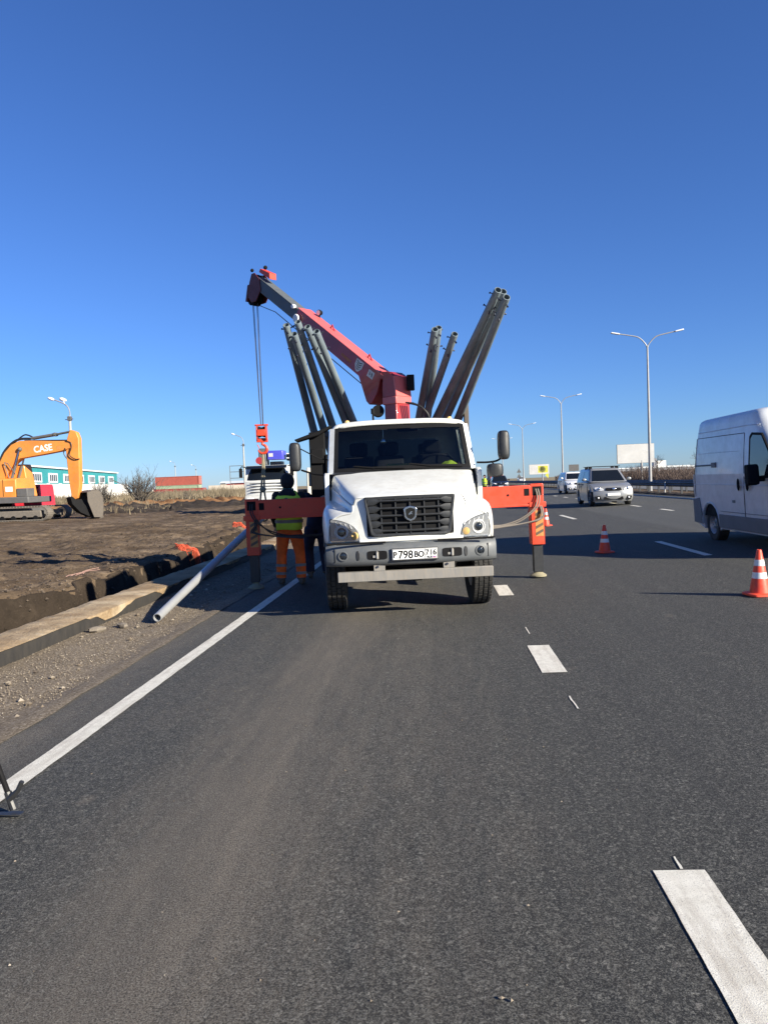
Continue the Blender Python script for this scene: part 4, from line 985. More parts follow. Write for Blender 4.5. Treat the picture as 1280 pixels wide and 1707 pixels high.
# ================================================================== survey tripod, one foot in view at the left edge
def tripod():
    o = thing('survey_tripod', 'black tripod leg with folding metal foot at the left edge of the road', 'tripod', (-2.145, 3.53, road_z(-2.1)))
    apex = Vector((-.5, .1, 1.35)); feet = [Vector((0, 0, .05)), Vector((-1.1, -.25, .05)), Vector((-.75, .75, .05))]
    for k, f_ in enumerate(feet):
        d = (apex-f_); b = MB(); b.tube([f_+d*.02, f_+d*.55], .0135, 10); b.tube([f_+d*.5, apex], .018, 10); lg = b.build('leg', M['black'], o)
        b = MB(); b.tube([f_+d*-.01, f_+d*.055], [.02, .018], 10); b.tube([f_+d*.03+Vector((.0, -.005, 0)), f_+Vector((.035, -.01, .085)), f_+Vector((.06, -.012, .13))], [.02, .012, .012], 6); b.build('foot_joint', M['plastic'], lg)
        b = MB(); b.slab([(-.03, -.04), (-.03, -.032), (.02, -.032), (.02, -.04)], [f_.x-.1, f_.x-.05, f_.x+.0, f_.x+.03, f_.x+.05], lambda x, y, z, f_=f_: (x, f_.y+y*(1-abs(x-f_.x)*4), f_.z+z+.03*max(0, .06-abs(x-f_.x)))); b.build('foot_plate', M['plastic'], lg, bevel=.002)
    b = MB(); b.lathe([(.001, -.05), (.06, -.05), (.07, 0), (.07, .03), (.03, .05), (.03, .12), (.001, .12)], 20, Matrix.Translation(apex)); b.build('tripod_head', M['plastic'], o)
tripod()

# ================================================================== cars
def make_car(name, label, loc, rz, L, W, H, paint, van=False, rack=False, hood_z=1.0, front_z=.8, group=None, big=True, belt=None, ws_y=(1.0, 1.78), rear_in=.3, lamp='bar', plate=True, grille='mid'):
    """front bumper at y = 0, the car runs to y = L"""
    o = thing(name, label, 'car', loc, (0, 0, rz), group)
    hw = W/2; R_ = .33 if H < 1.6 else .345; ya, yb = .2*L, .79*L; belt = belt or hood_z+.03; clear = .2
    def arch(yc): return [(yc+(R_+.06)*math.cos(a), .3+(R_+.06)*math.sin(a)) for a in [rad(-12+204*k/14) for k in range(15)]]
    poly = [(.1, clear), (.02, .3), (0, .42), (.01, .55), (.05, front_z-.08), (.12, front_z), (.3, front_z+.06), (ws_y[0]*.65, hood_z-.05), (ws_y[0]+.05, hood_z)]
    poly += [(L*.4, belt), (L*.6, belt+.01), (L-.12, belt+.03), (L-.03, belt-.06), (L, belt-.3), (L, .42), (L-.06, .28), (L-.14, clear+.03)]
    poly += arch(yb)[::-1] and [(p[0], p[1]) for p in arch(yb)] if False else [(yc_, z_) for yc_, z_ in arch(yb)]
    poly += [(yb-R_-.1, clear), (ya+R_+.1, clear)]+[(yc_, z_) for yc_, z_ in arch(ya)]
    def df(x, y, z):
        e = abs(x)/hw; f = max(0, 1-y/(.35*L)); g = max(0, (y-.75*L)/(.25*L))
        k = (1-.06*f**2-.05*g**2)*(1-.05*max(0, (z-.6))/.5*1-.06*max(0, .35-z)/.2)
        return (x*k, y+(.17*e**2.4)*f**2-(.12*e**2.4)*g**2, z-.05*e**3*(1 if z > front_z-.05 else 0))
    b = MB(); b.slab(poly, [hw*t for t in (-1, -.985, -.93, -.8, -.6, -.35, 0, .35, .6, .8, .93, .985, 1)], df)
    body = b.build('body', paint, o, smooth=38)
    # greenhouse
    z0, z1 = belt-.03, H
    y0b, y1b, y0t, y1t = ws_y[0], L-.08, ws_y[1], L-rear_in
    def outline(t):
        ya_ = y0b+(y0t-y0b)*t; yb_ = y1b+(y1t-y1b)*t; w_ = (hw*.93)*(1-t)+(hw*.74)*t; r = .16; out = []
        for cx, cy, a0 in ((w_-r, yb_-r, 0), (-w_+r, yb_-r, 90), (-w_+r, ya_+r, 180), (w_-r, ya_+r, 270)):
            for k in range(5):
                a = rad(a0+90*k/4); out.append((cx+r*math.cos(a), cy+r*math.sin(a)))
        return out
    def zt(t): return z0+(z1-.06-z0)*t
    rings = [[(x, y, zt(t)) for x, y in outline(t)] for t in (0, .35, .7, 1)]
    ot = outline(1); cy = (y0t+y1t)/2
    rings += [[(x*.95, cy+(y-cy)*.965, z1-.025) for x, y in ot], [(x*.8, cy+(y-cy)*.9, z1-.004) for x, y in ot], [(x*.4, cy+(y-cy)*.6, z1) for x, y in ot]]
    b = MB(); b.loft(rings, True); b.build('cabin', paint, o, smooth=50)
    # glass, a little proud of the pillars
    def side(s, y, t):
        w_ = (hw*.93)*(1-t)+(hw*.74)*t; return (s*(w_+.006), y, zt(t))
    def yl(t): return y0b+(y0t-y0b)*t
    def yr(t): return y1b+(y1t-y1b)*t
    b = MB(); b.grid(lambda u, v: ((2*u-1)*((hw*.93)*(1-(.08+.84*v))+(hw*.74)*(.08+.84*v)-.11), yl(.08+.84*v)-.012+.05*(2*u-1)**2*0, zt(.08+.84*v)+.004), 10, 4); b.build('windscreen', M['darkglass'], o)
    b = MB(); b.grid(lambda u, v: ((2*u-1)*((hw*.93)*(1-(.3+.6*v))+(hw*.74)*(.3+.6*v)-.13), yr(.3+.6*v)+.012, zt(.3+.6*v)), 6, 3); b.build('rear_window', M['darkglass'], o)
    m_ = (yl(.5)+yr(.5))/2
    for s in (-1, 1):
        for (fa, fb) in ((lambda t: yl(t)+.22, lambda t: m_-.12), (lambda t: m_-.03, lambda t: yr(t)-.62 if van else yr(t)-.3)):
            b = MB(); b.grid(lambda u, v: side(s, fa(.1+.78*v)*(1-u)+fb(.1+.78*v)*u, .1+.78*v), 3, 3); b.build('side_window', M['sideglass'], o)
        b = MB(); b.ball((s*(hw+.09), ws_y[0]+.42, belt+.09), .1, 12, 8, (1, .55, .72)); b.tube([(s*(hw*.9), ws_y[0]+.45, belt+.02), (s*(hw+.06), ws_y[0]+.43, belt+.05)], .025, 6); b.build('door_mirror', paint, o)
        if big:
            for yy in (ws_y[0]+.35, m_-.07, yb-.25):
                b = MB(); b.box(s*hw*.985-.008, s*hw*.985+.004 if s > 0 else s*hw*.985+.008, yy, yy+.012, .4, belt-.05); b.build('door_seam', M['black'], o)
            for yy in (m_-.32, m_+.62):
                b = MB(); b.box(s*(hw*.975)-.02, s*(hw*.975)+.02, yy, yy+.18, belt-.15, belt-.11); b.build('door_handle', M['plastic'], o, bevel=.008)
        for yc in (ya, yb): wheel(o, s*(hw-.11), yc, R_-.02, R_-.02, .2, s, seg=28)
        if big:
            b = MB(); b.box(min(s*.3, s*(hw-.03)), max(s*.3, s*(hw-.03)), .3, 1.4, clear+.02, .62); b.build('arch_liner', M['black'], o)
    # face
    zc = front_z-.09
    for s in (-1, 1):
        b = MB(); lp = [(hw*.5, zc-.04), (hw*.58, zc+.05), (hw*.78, zc+.1), (hw*.93, zc+.12), (hw*.95, zc+.03), (hw*.85, zc-.07), (hw*.62, zc-.08)]
        b.prism(lp, lambda a, c, d, s=s: (lambda q: (q[0], q[1]+d, q[2]))(df(s*a, .035+.08*max(0, c-zc), c)), -.02, .03); h_ = b.build('headlamp', M['lampwhite'], o, bevel=.006)
        b = MB(); p = df(s*hw*.72, .03, zc+.01); b.ball((p[0], p[1]-.012, p[2]), .06, 12, 8, (1, .5, 1)); b.build('bulb_lens', M['chrome'], h_)
        b = MB(); p = df(s*hw*.74, 0, .36); b.prism([(-.16, -.07), (.1, -.09), (.16, .06), (-.05, .08)], lambda a, c, d: (p[0]+s*a, p[1]-.012+d+.1*a*a+.12*max(0, a), p[2]+c), -.004, .05); fg = b.build('fog_recess', M['black'], o)
        b = MB(); b.ball((p[0]+s*.02, p[1]-.02, p[2]), .04, 10, 6, (1, .5, 1)); b.build('fog_lamp', M['lampwhite'], fg)
    b = MB(); g_ = [(-hw*.42, zc-.05), (-hw*.36, zc+.055), (hw*.36, zc+.055), (hw*.42, zc-.05), (hw*.3, zc-.085), (-hw*.3, zc-.085)]
    b.prism(g_, lambda a, c, d: (lambda q: (q[0], q[1]+d, q[2]))(df(a, .03, c)), -.012, .03); gq = b.build('grille', M['black'], o)
    for k in range(3):
        b = MB(); z = zc-.055+.045*k; b.slab([(.005, z-.008), (.0, z), (.005, z+.008), (.03, z)], frange(-hw*.34, hw*.34, 6), df); b.build('grille_bar', M['chrome'] if k == 2 else M['plastic'], gq)
    b = MB(); b.lathe([(.055, 0), (.055, .012), (.04, .02), (.001, .022)], 16, Matrix.Translation((0, -.004, zc)) @ Matrix.Rotation(math.pi/2, 4, 'X') @ Matrix.Diagonal((1.3, .8, 1, 1))); b.build('badge', M['chrome'], gq)
    b = MB(); b.prism([(-hw*.5, .28), (-hw*.46, .4), (hw*.46, .4), (hw*.5, .28)], lambda a, c, d: (lambda q: (q[0], q[1]+d, q[2]))(df(a, 0, c)), -.006, .05); b.build('lower_intake', M['black'], o)
    if plate:
        b = MB(); b.box(-.26, .26, -.022, -.008, .44, .555); b.build('number_plate', M['platewhite'], o, bevel=.003)
    if rack:
        for yy in (ws_y[1]+.25, ws_y[1]+1.15):
            for s in (-1, 1):
                b = MB(); b.box(s*hw*.66-.07, s*hw*.66+.07, yy-.05, yy+.05, H-.06, H+.06); b.build('rack_foot', M['black'], o, bevel=.015)
            b = MB(); b.box(-hw*.82, hw*.82, yy-.03, yy+.03, H+.06, H+.085); b.build('roof_bar', M['black'], o, bevel=.006)
    return o
make_car('silver_estate_car', 'silver estate car with black roof bars driving towards us', (7.5, 32.2, road_z(7.5)), rad(-1), 4.47, 1.75, 1.64, M['silver'], van=True, rack=True, hood_z=1.02, front_z=.82, rear_in=.16)
make_car('white_suv', 'white car following behind the silver estate car', (10.2, 54, road_z(10.2)), rad(0), 4.4, 1.8, 1.56, M['carwhite'], hood_z=1.0, front_z=.82, rear_in=.35)
make_car('black_car', 'black car with a white plate seen above the right outrigger beam', (7.2, 83, road_z(7.2)), 0, 4.6, 1.85, 1.7, M['carblack'], hood_z=1.1, front_z=.9, group='distant oncoming traffic')
make_car('white_hatchback', 'small distant white car beyond the black car', (10.6, 128, road_z(10.6)), 0, 4.2, 1.75, 1.5, M['carwhite'], group='distant oncoming traffic')
make_car('distant_car', 'tiny white car near the horizon, left of the painted billboard', (23.5, 205, .34), 0, 4.4, 1.8, 1.55, M['carwhite'], group='distant oncoming traffic')
def lorry():
    o = thing('red_lorry', 'distant lorry with an orange-red cab near the road horizon', 'truck', (12.2, 150, .37), group='distant oncoming traffic')
    b = MB(); b.slab([(0, .5), (0, 1.6), (.12, 2.7), (.4, 2.95), (2.0, 2.95), (2.0, .5)], frange(-1.22, 1.22, 6)); b.build('cab', M['redorange'], o, bevel=.06)
    b = MB(); b.grid(lambda u, v: (-1.05+2.1*u, -.01+.11*v, 1.7+.85*v), 4, 2); b.build('windscreen', M['darkglass'], o)
    b = MB(); b.box(-1.25, 1.25, 2.3, 9, .9, 2.2); b.build('tipper_body', M['exgrey'], o, bevel=.03)
    for y in (1.1, 6.2, 7.5):
        for s in (-1, 1): wheel(o, s*1.05, y, .5, .5, .3, s, seg=20)
lorry()

# ================================================================== panel van
def van():
    o = thing('panel_van', 'tall white panel van passing at the right edge, its side in shadow', 'van', (6.58, 11.45, road_z(6.5)), (0, rad(-2.6), rad(.5)))
    # x = -1 is the side we see; y = 0 nose, y = 4.96 tail
    L = 4.96; hw = 1.02; H = 2.46; ya, yb = .93, 4.03; R_ = .345
    def arch(yc, r=.42): return [(yc+r*math.cos(a), .33+r*math.sin(a)) for a in [rad(-14+208*k/16) for k in range(17)]]
    poly = [(.12, .25), (.02, .35), (.0, .6), (.05, .9), (.22, 1.08), (.75, 1.26), (1.0, 1.34), (L-.03, 1.34), (L, 1.25), (L, .42), (L-.05, .32), (L-.2, .3)]
    poly += arch(yb)+[(yb-.5, .27), (ya+.5, .27)]+arch(ya)
    def df(x, y, z):
        e = abs(x)/hw; f = max(0, 1-y/1.2); g = max(0, (y-4.5)/.46)
        bulge = 1-.02*max(0, (.7-z))/.4
        return (x*(1-.1*f**2)*bulge*(1-.012*g), y+.28*e**2.5*f**2-.04*e**3*g, z)
    b = MB(); b.slab(poly, [hw*t for t in (-1, -.985, -.94, -.8, -.5, 0, .5, .8, .94, .985, 1)], df)
    body = b.build('lower_body', M['vanpaint'], o, smooth=35)
    # upper body: plan outlines stacked upward with tumblehome, the screen leaning back
    def outline(z):
        t = (z-1.33)/(H-1.33); y0 = .95+.98*min(1, t*1.12)**1.0; w_ = hw-.02-.11*t**1.5; r = .13+.15*t; y1 = L-.02-.1*t**2; out = []
        rf = .35*(1-t*.5)
        for cx, cy, a0, rr in ((w_-r, y1-r, 0, r), (-w_+r, y1-r, 90, r), (-w_+rf, y0+rf, 180, rf), (w_-rf, y0+rf, 270, rf)):
            for k in range(7):
                a = rad(a0+90*k/6); out.append((cx+rr*math.cos(a), cy+rr*math.sin(a)))
        return out
    rings = [[(x, y, z) for x, y in outline(z)] for z in (1.33, 1.6, 1.85, 2.1, 2.28, 2.36)]
    ot = outline(2.36); cy = 3.45
    for k, z in ((.96, 2.42), (.88, 2.455), (.7, 2.475), (.35, 2.485)): rings.append([(x*k, cy+(y-cy)*(.5+.5*k), z) for x, y in ot])
    b = MB(); b.loft(rings, True); b.build('upper_body', M['vanpaint'], o, smooth=40)
    def sx(z): t = max(0, (z-1.33)/(H-1.33)); return -(hw-.02-.11*t**1.5)-.004 if z > 1.33 else -hw-.003
    def line(name, pts, r=.006, mt='black'):
        bb = MB(); bb.tube([(sx(z)+.002, y, z) for y, z in pts], r, 5); return bb.build(name, M[mt], o)
    line('door_seam', [(2.36, .38), (2.36, 1.0), (2.36, 1.6), (2.36, 2.06)]); line('door_seam', [(2.36, 2.06), (3.3, 2.07), (4.66, 2.08)]); line('door_seam', [(4.8, .88), (4.8, 1.3), (4.72, 2.08)])
    line('roof_gutter', [(1.75, 2.17), (2.2, 2.19), (3.4, 2.19), (4.66, 2.19)], .008, 'vanpaint')
    line('panel_rib', [(2.6, 1.75), (3.5, 1.76), (4.6, 1.76)], .005, 'vanpaint'); line('sill_line', [(1.45, .62), (2.4, .62), (3.5, .62)], .006, 'cladding'); line('arch_flare', [(4.03+.45*math.cos(rad(a)), .33+.45*math.sin(rad(a))) for a in range(0, 181, 15)], .012, 'vanpaint')
    line('side_crease', [(1.0, 1.12), (2.0, 1.13), (3.4, 1.14), (4.8, 1.14)], .007, 'vanpaint')
    b = MB(); b.tube([(sx(1.52)-.002, 3.75, 1.52), (sx(1.52)-.002, 4.78, 1.52)], .018, 6); b.box(sx(1.52)-.02, sx(1.52)+.01, 3.66, 3.86, 1.47, 1.57); b.build('sliding_rail', M['cladding'], o, bevel=.004)
    b = MB(); b.prism([(.42+.0, .26), (1.45, .26), (3.62, .30), (3.62, .52), (1.4, .58), (1.36, .3)], lambda y, z, d: (-hw-.002+d, y, z), -.02, .03)
    b2 = MB(); b2.prism([(1.4, .3), (3.58, .3), (3.56, .56), (1.42, .56)], lambda y, z, d: (-hw*1.0+d, y, z), -.014, .02); b2.build('sill_cladding', M['cladding'], o, bevel=.006)
    b = MB(); b.prism([(4.5, .32), (4.955, .34), (4.955, .82), (4.6, .86), (4.5, .5)], lambda y, z, d: (-hw*.99+d, y, z), -.018, .03); b.build('rear_corner_cladding', M['cladding'], o, bevel=.008)
    # front door glass with black frame
    wf = [(1.0, 1.36), (1.15, 1.5), (1.66, 2.02), (2.05, 2.05), (2.14, 1.98), (2.15, 1.5), (2.05, 1.3), (1.9, 1.24), (1.3, 1.26)]
    b = MB(); b.prism(wf, lambda y, z, d: (sx(z)+d, y, z), -.006, .02); fr = b.build('door_window_frame', M['black'], o)
    cy_, cz_ = 1.62, 1.66
    b = MB(); b.prism([(cy_+(y-cy_)*.86, cz_+(z-cz_)*.88) for y, z in wf], lambda y, z, d: (sx(z)+d, y, z), -.011, -.007); b.build('pane', M['sideglass'], fr)
    for y in (2.58, 2.2):
        b = MB(); b.ball((-hw-.006, y, 1.14), .085, 12, 10, (.25, .6, 1.35)); b.build('door_handle', M['black'], o)
    b = MB(); b.slab([(1.5, 1.16), (1.48, 1.25), (1.5, 1.46), (1.54, 1.5), (1.64, 1.5), (1.66, 1.2), (1.63, 1.14)], [-hw-.27, -hw-.25, -hw-.1, -hw-.08]); b.box(-hw-.09, -hw+.03, 1.54, 1.62, 1.2, 1.28); b.build('door_mirror', M['black'], o, bevel=.035)
    b = MB(); b.box(-hw-.004, -hw+.01, 2.78, 2.9, .8, .85); b.build('fuel_flap_mark', M['cladding'], o)
    for s in (-1, 1):
        for y in (ya, yb): wheel(o, s*(hw-.14), y, R_-.015, R_, .22, s, seg=36)
        b = MB(); b.box(min(s*.5, s*(hw-.03)), max(s*.5, s*(hw-.03)), yb-.44, yb+.44, .5, .78); b.box(min(s*.5, s*(hw-.03)), max(s*.5, s*(hw-.03)), ya-.44, ya+.44, .5, .78); b.build('arch_liner', M['black'], o)
        b = MB(); b.prism([(.55, .72), (.6, .98), (.8, 1.06), (.93, .98), (.9, .74)], lambda a, c, d: (s*a, df(s*a, .08, c)[1]+d+.3*max(0, c-.8), c), -.02, .03); b.build('headlamp', M['lampwhite'], o)
    b = MB(); b.box(-.9, .9, .3, 4.9, .28, .5); b.build('underbody', M['black'], o)
    b = MB(); b.box(-.95, -.8, 4.36, 4.42, .12, .4); b.build('mud_flap', M['black'], o)
    b = MB(); b.grid(lambda u, v: ((2*u-1)*(.86-.06*v), 1.02+.8*v-.02+.12*(2*u-1)**2, 1.4+.74*v), 8, 4); b.build('windscreen', M['darkglass'], o)
    b = MB(); b.prism([(-.55, .5), (.55, .5), (.5, .8), (-.5, .8)], lambda a, c, d: (a, df(a, .0, c)[1]+d, c), -.015, .04); b.build('grille', M['black'], o)
    for s in (-1, 1):
        b = MB(); b.box(s*.84-.05, s*.84+.05, L-.03, L+.01, .9, 1.7); b.build('tail_lamp', M['redink'], o)
    b = MB(); b.box(-.98, .98, L-.02, L+.06, .35, .55); b.build('rear_bumper', M['cladding'], o, bevel=.02)
van()

# ================================================================== second crane lorry
def second_truck():
    o = thing('white_crane_lorry', 'white forward-cab lorry with blue crane parked behind the worker', 'truck', (-9.3, 41, ground_z(-9.3, 41)+.02), (0, 0, rad(-2)))
    W = 1.25
    b = MB(); b.slab([(.0, .95), (-.0, 1.1), (.02, 1.75), (.1, 1.82), (.34, 2.52), (.5, 2.64), (2.0, 2.66), (2.05, .95)], [-W, -W*.97, -W*.9, -.5, 0, .5, W*.9, W*.97, W], lambda x, y, z: (x, y+.14*(abs(x)/W)**3*max(0, 1-y/1), z)); cab = b.build('cab', M['white'], o, smooth=40)
    b = MB(); b.grid(lambda u, v: ((2*u-1)*(1.12-.04*v), .045+.25*v+.13*abs(2*u-1)**3, 1.84+.66*v), 10, 4); b.build('windscreen', M['darkglass'], o)
    b = MB(); b.slab([(.14, 2.5), (-.06, 2.44), (-.07, 2.48), (.2, 2.62)], frange(-1.15, 1.15, 4)); b.build('sun_visor', M['darkglass'], o)
    for k in range(4):
        b = MB(); z = 1.62-.16*k; b.box(-.95, .95, -.015, .02, z, z+.035); b.build('grille_slot', M['black'], o)
    b = MB(); b.slab([(-.06, .45), (-.1, .6), (-.08, .9), (.0, .95), (.4, .95), (.4, .45)], [-W-.02, -W*.9, 0, W*.9, W+.02], lambda x, y, z: (x, y+.15*(abs(x)/W)**3, z)); bp = b.build('bumper', M['white'], o, smooth=40)
    for s in (-1, 1):
        b = MB(); b.box(s*.95-.2, s*.95+.2, -.09, .05, .62, .82); b.build('headlamp', M['lampwhite'], bp, bevel=.02)
        b = MB(); b.box(s*1.45-.09, s*1.45+.09, .0, .12, 2.0, 2.5); mr = b.build('side_mirror', M['black'], o, bevel=.03)
        b = MB(); b.tube([(s*1.2, .2, 2.55), (s*1.4, .1, 2.6), (s*1.46, .06, 2.5)], .03, 6); b.build('mirror_arm', M['black'], mr)
        b = MB(); b.grid(lambda u, v: (s*(W+.006), .3+.9*u+.12*v*(1-u), 1.75+.68*v), 3, 2); b.build('side_window', M['sideglass'], o)
        for y in (1.1, 5.2, 6.5): wheel(o, s*1.03, y, .52, .52, .3, s, seg=24)
    b = MB(); b.box(-.45, .45, .8, 8.6, .7, .95); b.build('chassis_frame', M['black'], o)
    b = MB(); b.box(-1.25, 1.25, 3.4, 8.8, 1.0, 1.2); b.build('load_bed', M['exgrey'], o)
    b = MB(); b.box(-.35, .35, 2.3, 3.0, .95, 2.9); b.build('crane_column', M['cranedark'], o, bevel=.03)
    b = MB(); b.box(-.28, .62, 1.5, 2.4, 2.98, 3.5); b.build('crane_boom_housing', M['blue'], o, bevel=.04)
    b = MB(); b.box(-.2, .05, 1.49, 1.5, 3.15, 3.35); b.build('boom_label', M['decal'], o)
    b = MB(); b.slab([(1.6, 2.7), (1.55, 3.3), (1.7, 3.66), (2.2, 3.66), (2.3, 2.7)], frange(-.82, -.36, 2)); b.build('folded_jib', M['cranedark'], o, bevel=.05)
    b = MB(); b.lathe([(.001, -.1), (.2, -.1), (.2, .1), (.001, .1)], 16, Matrix.Translation((-.75, 1.5, 2.95)) @ Matrix.Rotation(math.pi/2, 4, 'X')); b.build('hose_reel', M['cranered'], o)
    b = MB(); b.box(.75, 1.2, 1.8, 2.3, 2.9, 3.35); b.build('operator_seat', M['black'], o, bevel=.06)
    b = MB(); b.tube([(.78, 1.75, 3.3), (1.2, 1.75, 3.3)], .03, 6); b.tube([(.78, 1.75, 3.05), (1.2, 1.75, 3.05)], .03, 6); b.build('seat_rail', M['lampwhite'], o)
    b = MB(); b.tube([(1.25, 1.9, 1.0), (1.25, 1.9, 3.0)], .06, 8); b.build('exhaust_stack', M['steel'], o)
second_truck()

def crew_bus():
    o = thing('parked_bus', 'pale boxy vehicle with dark windows parked beyond the lifted poles', 'bus', (-6.5, 44, ground_z(-6.5, 44)), (0, 0, rad(8)))
    b = MB(); b.slab([(0, .4), (0, 1.3), (.12, 2.35), (.3, 2.5), (6, 2.5), (6, .4)], frange(-1.05, 1.05, 6)); b.build('body', pm('cream_paint', (.68, .64, .55), .45, dirt=.2), o, bevel=.06)
    b = MB(); b.grid(lambda u, v: (-.92+1.84*u, .0+.1*v, 1.4+.85*v), 3, 2); b.build('windscreen', M['darkglass'], o)
    for s in (-1, 1):
        for k in range(4):
            b = MB(); b.box(s*1.055-.006, s*1.055+.006, .6+1.3*k, 1.7+1.3*k, 1.45, 2.15); b.build('side_window', M['sideglass'], o)
        for y in (1.0, 4.6): wheel(o, s*.92, y, .4, .4, .24, s, seg=20)
        b = MB(); b.ball((s*.75, .0, .8), .12, 10, 8, (1, .3, 1)); b.build('headlamp', M['lampwhite'], o)
crew_bus()

# ================================================================== excavator
def excavator():
    X0, Y0 = -26., 42.
    o = thing('excavator', 'orange tracked excavator with its bucket resting on the dirt field', 'excavator', (X0, Y0, .15))
    fn = lambda a, c, d: (a, d, c)
    boom_ = [(.55, 2.5), (.6, 2.9), (.85, 3.2), (1.0, 3.46), (1.3, 3.97), (1.73, 4.41), (2.22, 4.62), (2.96, 4.61), (4.3, 4.53), (5.17, 4.5), (5.33, 4.33), (5.21, 4.08), (4.67, 3.94), (3.59, 3.78), (2.23, 3.61), (1.88, 3.36), (1.29, 2.54), (1.01, 2.2), (.7, 2.2)]
    b = MB(); b.prism(boom_, fn, -.27, .27); bo = b.build('boom', M['excorange'], o, bevel=.03)
    text_mesh('brand_lettering', 'CASE', .52, pm('lettering_white', (.8, .8, .78), .5), bo, Matrix.Translation((3.63, -.275, 4.12)) @ Matrix.Rotation(rad(-6), 4, 'Y') @ FRONT, sx=.92, offset=.014)
    b = MB(); b.box(4.45, 4.65, -.276, -.27, 4.05, 4.22); b.build('warning_label', M['yellow'], bo)
    st = [(5.27, 5.14), (5.6, 5.0), (5.73, 4.64), (5.71, 3.54), (5.65, 1.92), (5.5, 1.21), (5.32, 1.12), (5.13, 1.29), (5.02, 2.27), (4.95, 3.57), (4.94, 3.96), (5.05, 4.67), (5.16, 4.98)]
    b = MB(); b.prism(st, fn, -.2, .2); stk = b.build('stick', M['excorange'], o, bevel=.03)
    b = MB(); b.tube(catmull([(5.0, -.3, 4.5), (5.3, -.3, 4.4), (5.32, -.3, 4.1), (5.2, -.3, 3.7), (5.5, -.28, 3.45), (5.75, -.25, 3.45)], 5), .03, 6); b.tube(catmull([(4.95, -.28, 4.1), (4.85, -.28, 3.8), (5.0, -.26, 3.5)], 5), .03, 6); b.build('stick_hose', M['hoseblack'], stk)
    for w_ in (-.1, .1):
        b = MB(); b.tube([(2.9, w_, 4.75), (4.3, w_, 4.92)], .085, 10); b.tube([(4.22, w_, 4.91), (4.34, w_, 4.93)], .11, 10); cy = b.build('stick_cylinder', M['exgrey'], o)
        b = MB(); b.tube([(4.3, w_, 4.92), (5.2, w_, 5.05)], .05, 8); b.build('rod', M['cranedark'], cy)
    for w_ in (-.34, .34):
        b = MB(); b.tube([(1.6, w_, 2.1), (1.98, w_, 3.2)], .08, 10); cy = b.build('boom_cylinder', M['exgrey'], o)
        b = MB(); b.ball((2.29, w_, 4.13), .13, 10, 8); b.build('pin', M['exgrey'], cy)
        b = MB(); b.tube([(1.95, w_, 3.1), (2.29, w_, 4.13)], .05, 8); b.build('rod', M['chrome'], cy)
    b = MB(); b.tube(catmull([(.75, -.2, 2.7), (.9, -.2, 3.3), (1.25, -.2, 4.0), (1.75, -.2, 4.5), (2.25, -.2, 4.72), (2.9, -.2, 4.72)], 5), .07, 8); b.tube(catmull([(.95, .1, 3.4), (1.25, .1, 4.05), (1.75, .1, 4.55), (2.3, .1, 4.95), (2.6, .1, 4.95), (2.9, .1, 4.8)], 5), .045, 6); b.tube([(2.5, -.15, 4.62), (5.1, -.15, 4.55)], .04, 6); b.build('boom_hose', M['hoseblack'], bo)
    b = MB(); b.tube([(1.35, -.4, 3.4), (1.55, -.4, 3.35), (2.0, -.4, 2.7)], .025, 6); b.tube([(1.35, -.4, 3.4), (1.6, -.4, 2.5)], .025, 6); b.build('handrail', M['exgrey'], o)
    # bucket as an open scoop: curved back and two side plates
    bk = catmull([(5.7, 1.5), (6.1, 1.62), (6.42, 1.56), (6.6, 1.2), (6.62, .6), (6.55, .05)], 4)
    b = MB(); rings = [[(x, -.6, z), (x, .6, z), (x+.04*(x-5.9), .6, z+.03), (x+.04*(x-5.9), -.6, z+.03)] for x, z in bk]; b.loft(rings, True)
    for s in (-1, 1): b.prism([(p[0], p[1]) for p in bk]+[(6.05, .08), (5.72, 1.0)], fn, s*.6, s*.55)
    b.prism([(6.4, .02), (6.62, .04), (6.62, .1), (6.42, .1)], fn, -.6, .6)
    bkt = b.build('bucket', M['bucket'], o, bevel=.01)
    for k in range(5):
        b = MB(); y = -.52+.26*k; b.prism([(6.36, -.02), (6.58, .0), (6.6, .1), (6.45, .1)], fn, y-.05, y+.05); b.build('bucket_tooth', M['bucket'], bkt)
    b = MB(); b.prism([(5.2, 1.1), (5.0, 1.3), (4.88, 1.24), (4.95, .9), (5.4, .4), (5.9, .15), (6.05, .3), (5.62, .9), (5.5, 1.15)], fn, -.3, .3); b.build('bucket_link', M['black'], bkt)
    bkt.matrix_local = Matrix.Translation((5.9, 0, 0)) @ Matrix.Rotation(rad(50), 4, 'Z') @ Matrix.Translation((-5.9, 0, 0))
    # upper structure, set back towards us
    before = set(KIDS[o])
    b = MB(); b.slab([(-1.25, 1.38), (-1.25, 2.4), (-1.1, 2.47), (.3, 2.47), (.3, 1.38)], [-2.7, 1.72]); b.build('engine_housing', M['excorange'], o, bevel=.06)
    b = MB(); b.slab([(.3, 1.38), (.3, 2.5), (1.25, 2.5), (1.25, 1.38)], [-2.7, -.1]); b.build('engine_cover', M['excorange'], o, bevel=.06)
    b = MB(); b.slab([(.35, 1.4), (.35, 3.2), (.5, 3.3), (1.2, 3.3), (1.25, 1.4)], [.0, 1.6], lambda x, y, z: (x-.25*max(0, (z-2.2)) if x > 1 else x, y, z)); cb = b.build('operator_cab', M['excorange'], o, bevel=.05)
    b = MB(); b.box(-.9, -.2, -1.262, -1.25, 1.5, 2.3); b.build('side_grille', M['exgrey'], o)
    b = MB(); b.box(1.09, 1.51, -1.265, -1.25, 1.71, 1.99); lb = b.build('model_label', M['platewhite'], o)
    b = MB(); b.box(.95, .97, -1.262, -1.25, 1.45, 2.4); b.build('panel_seam', M['black'], o)
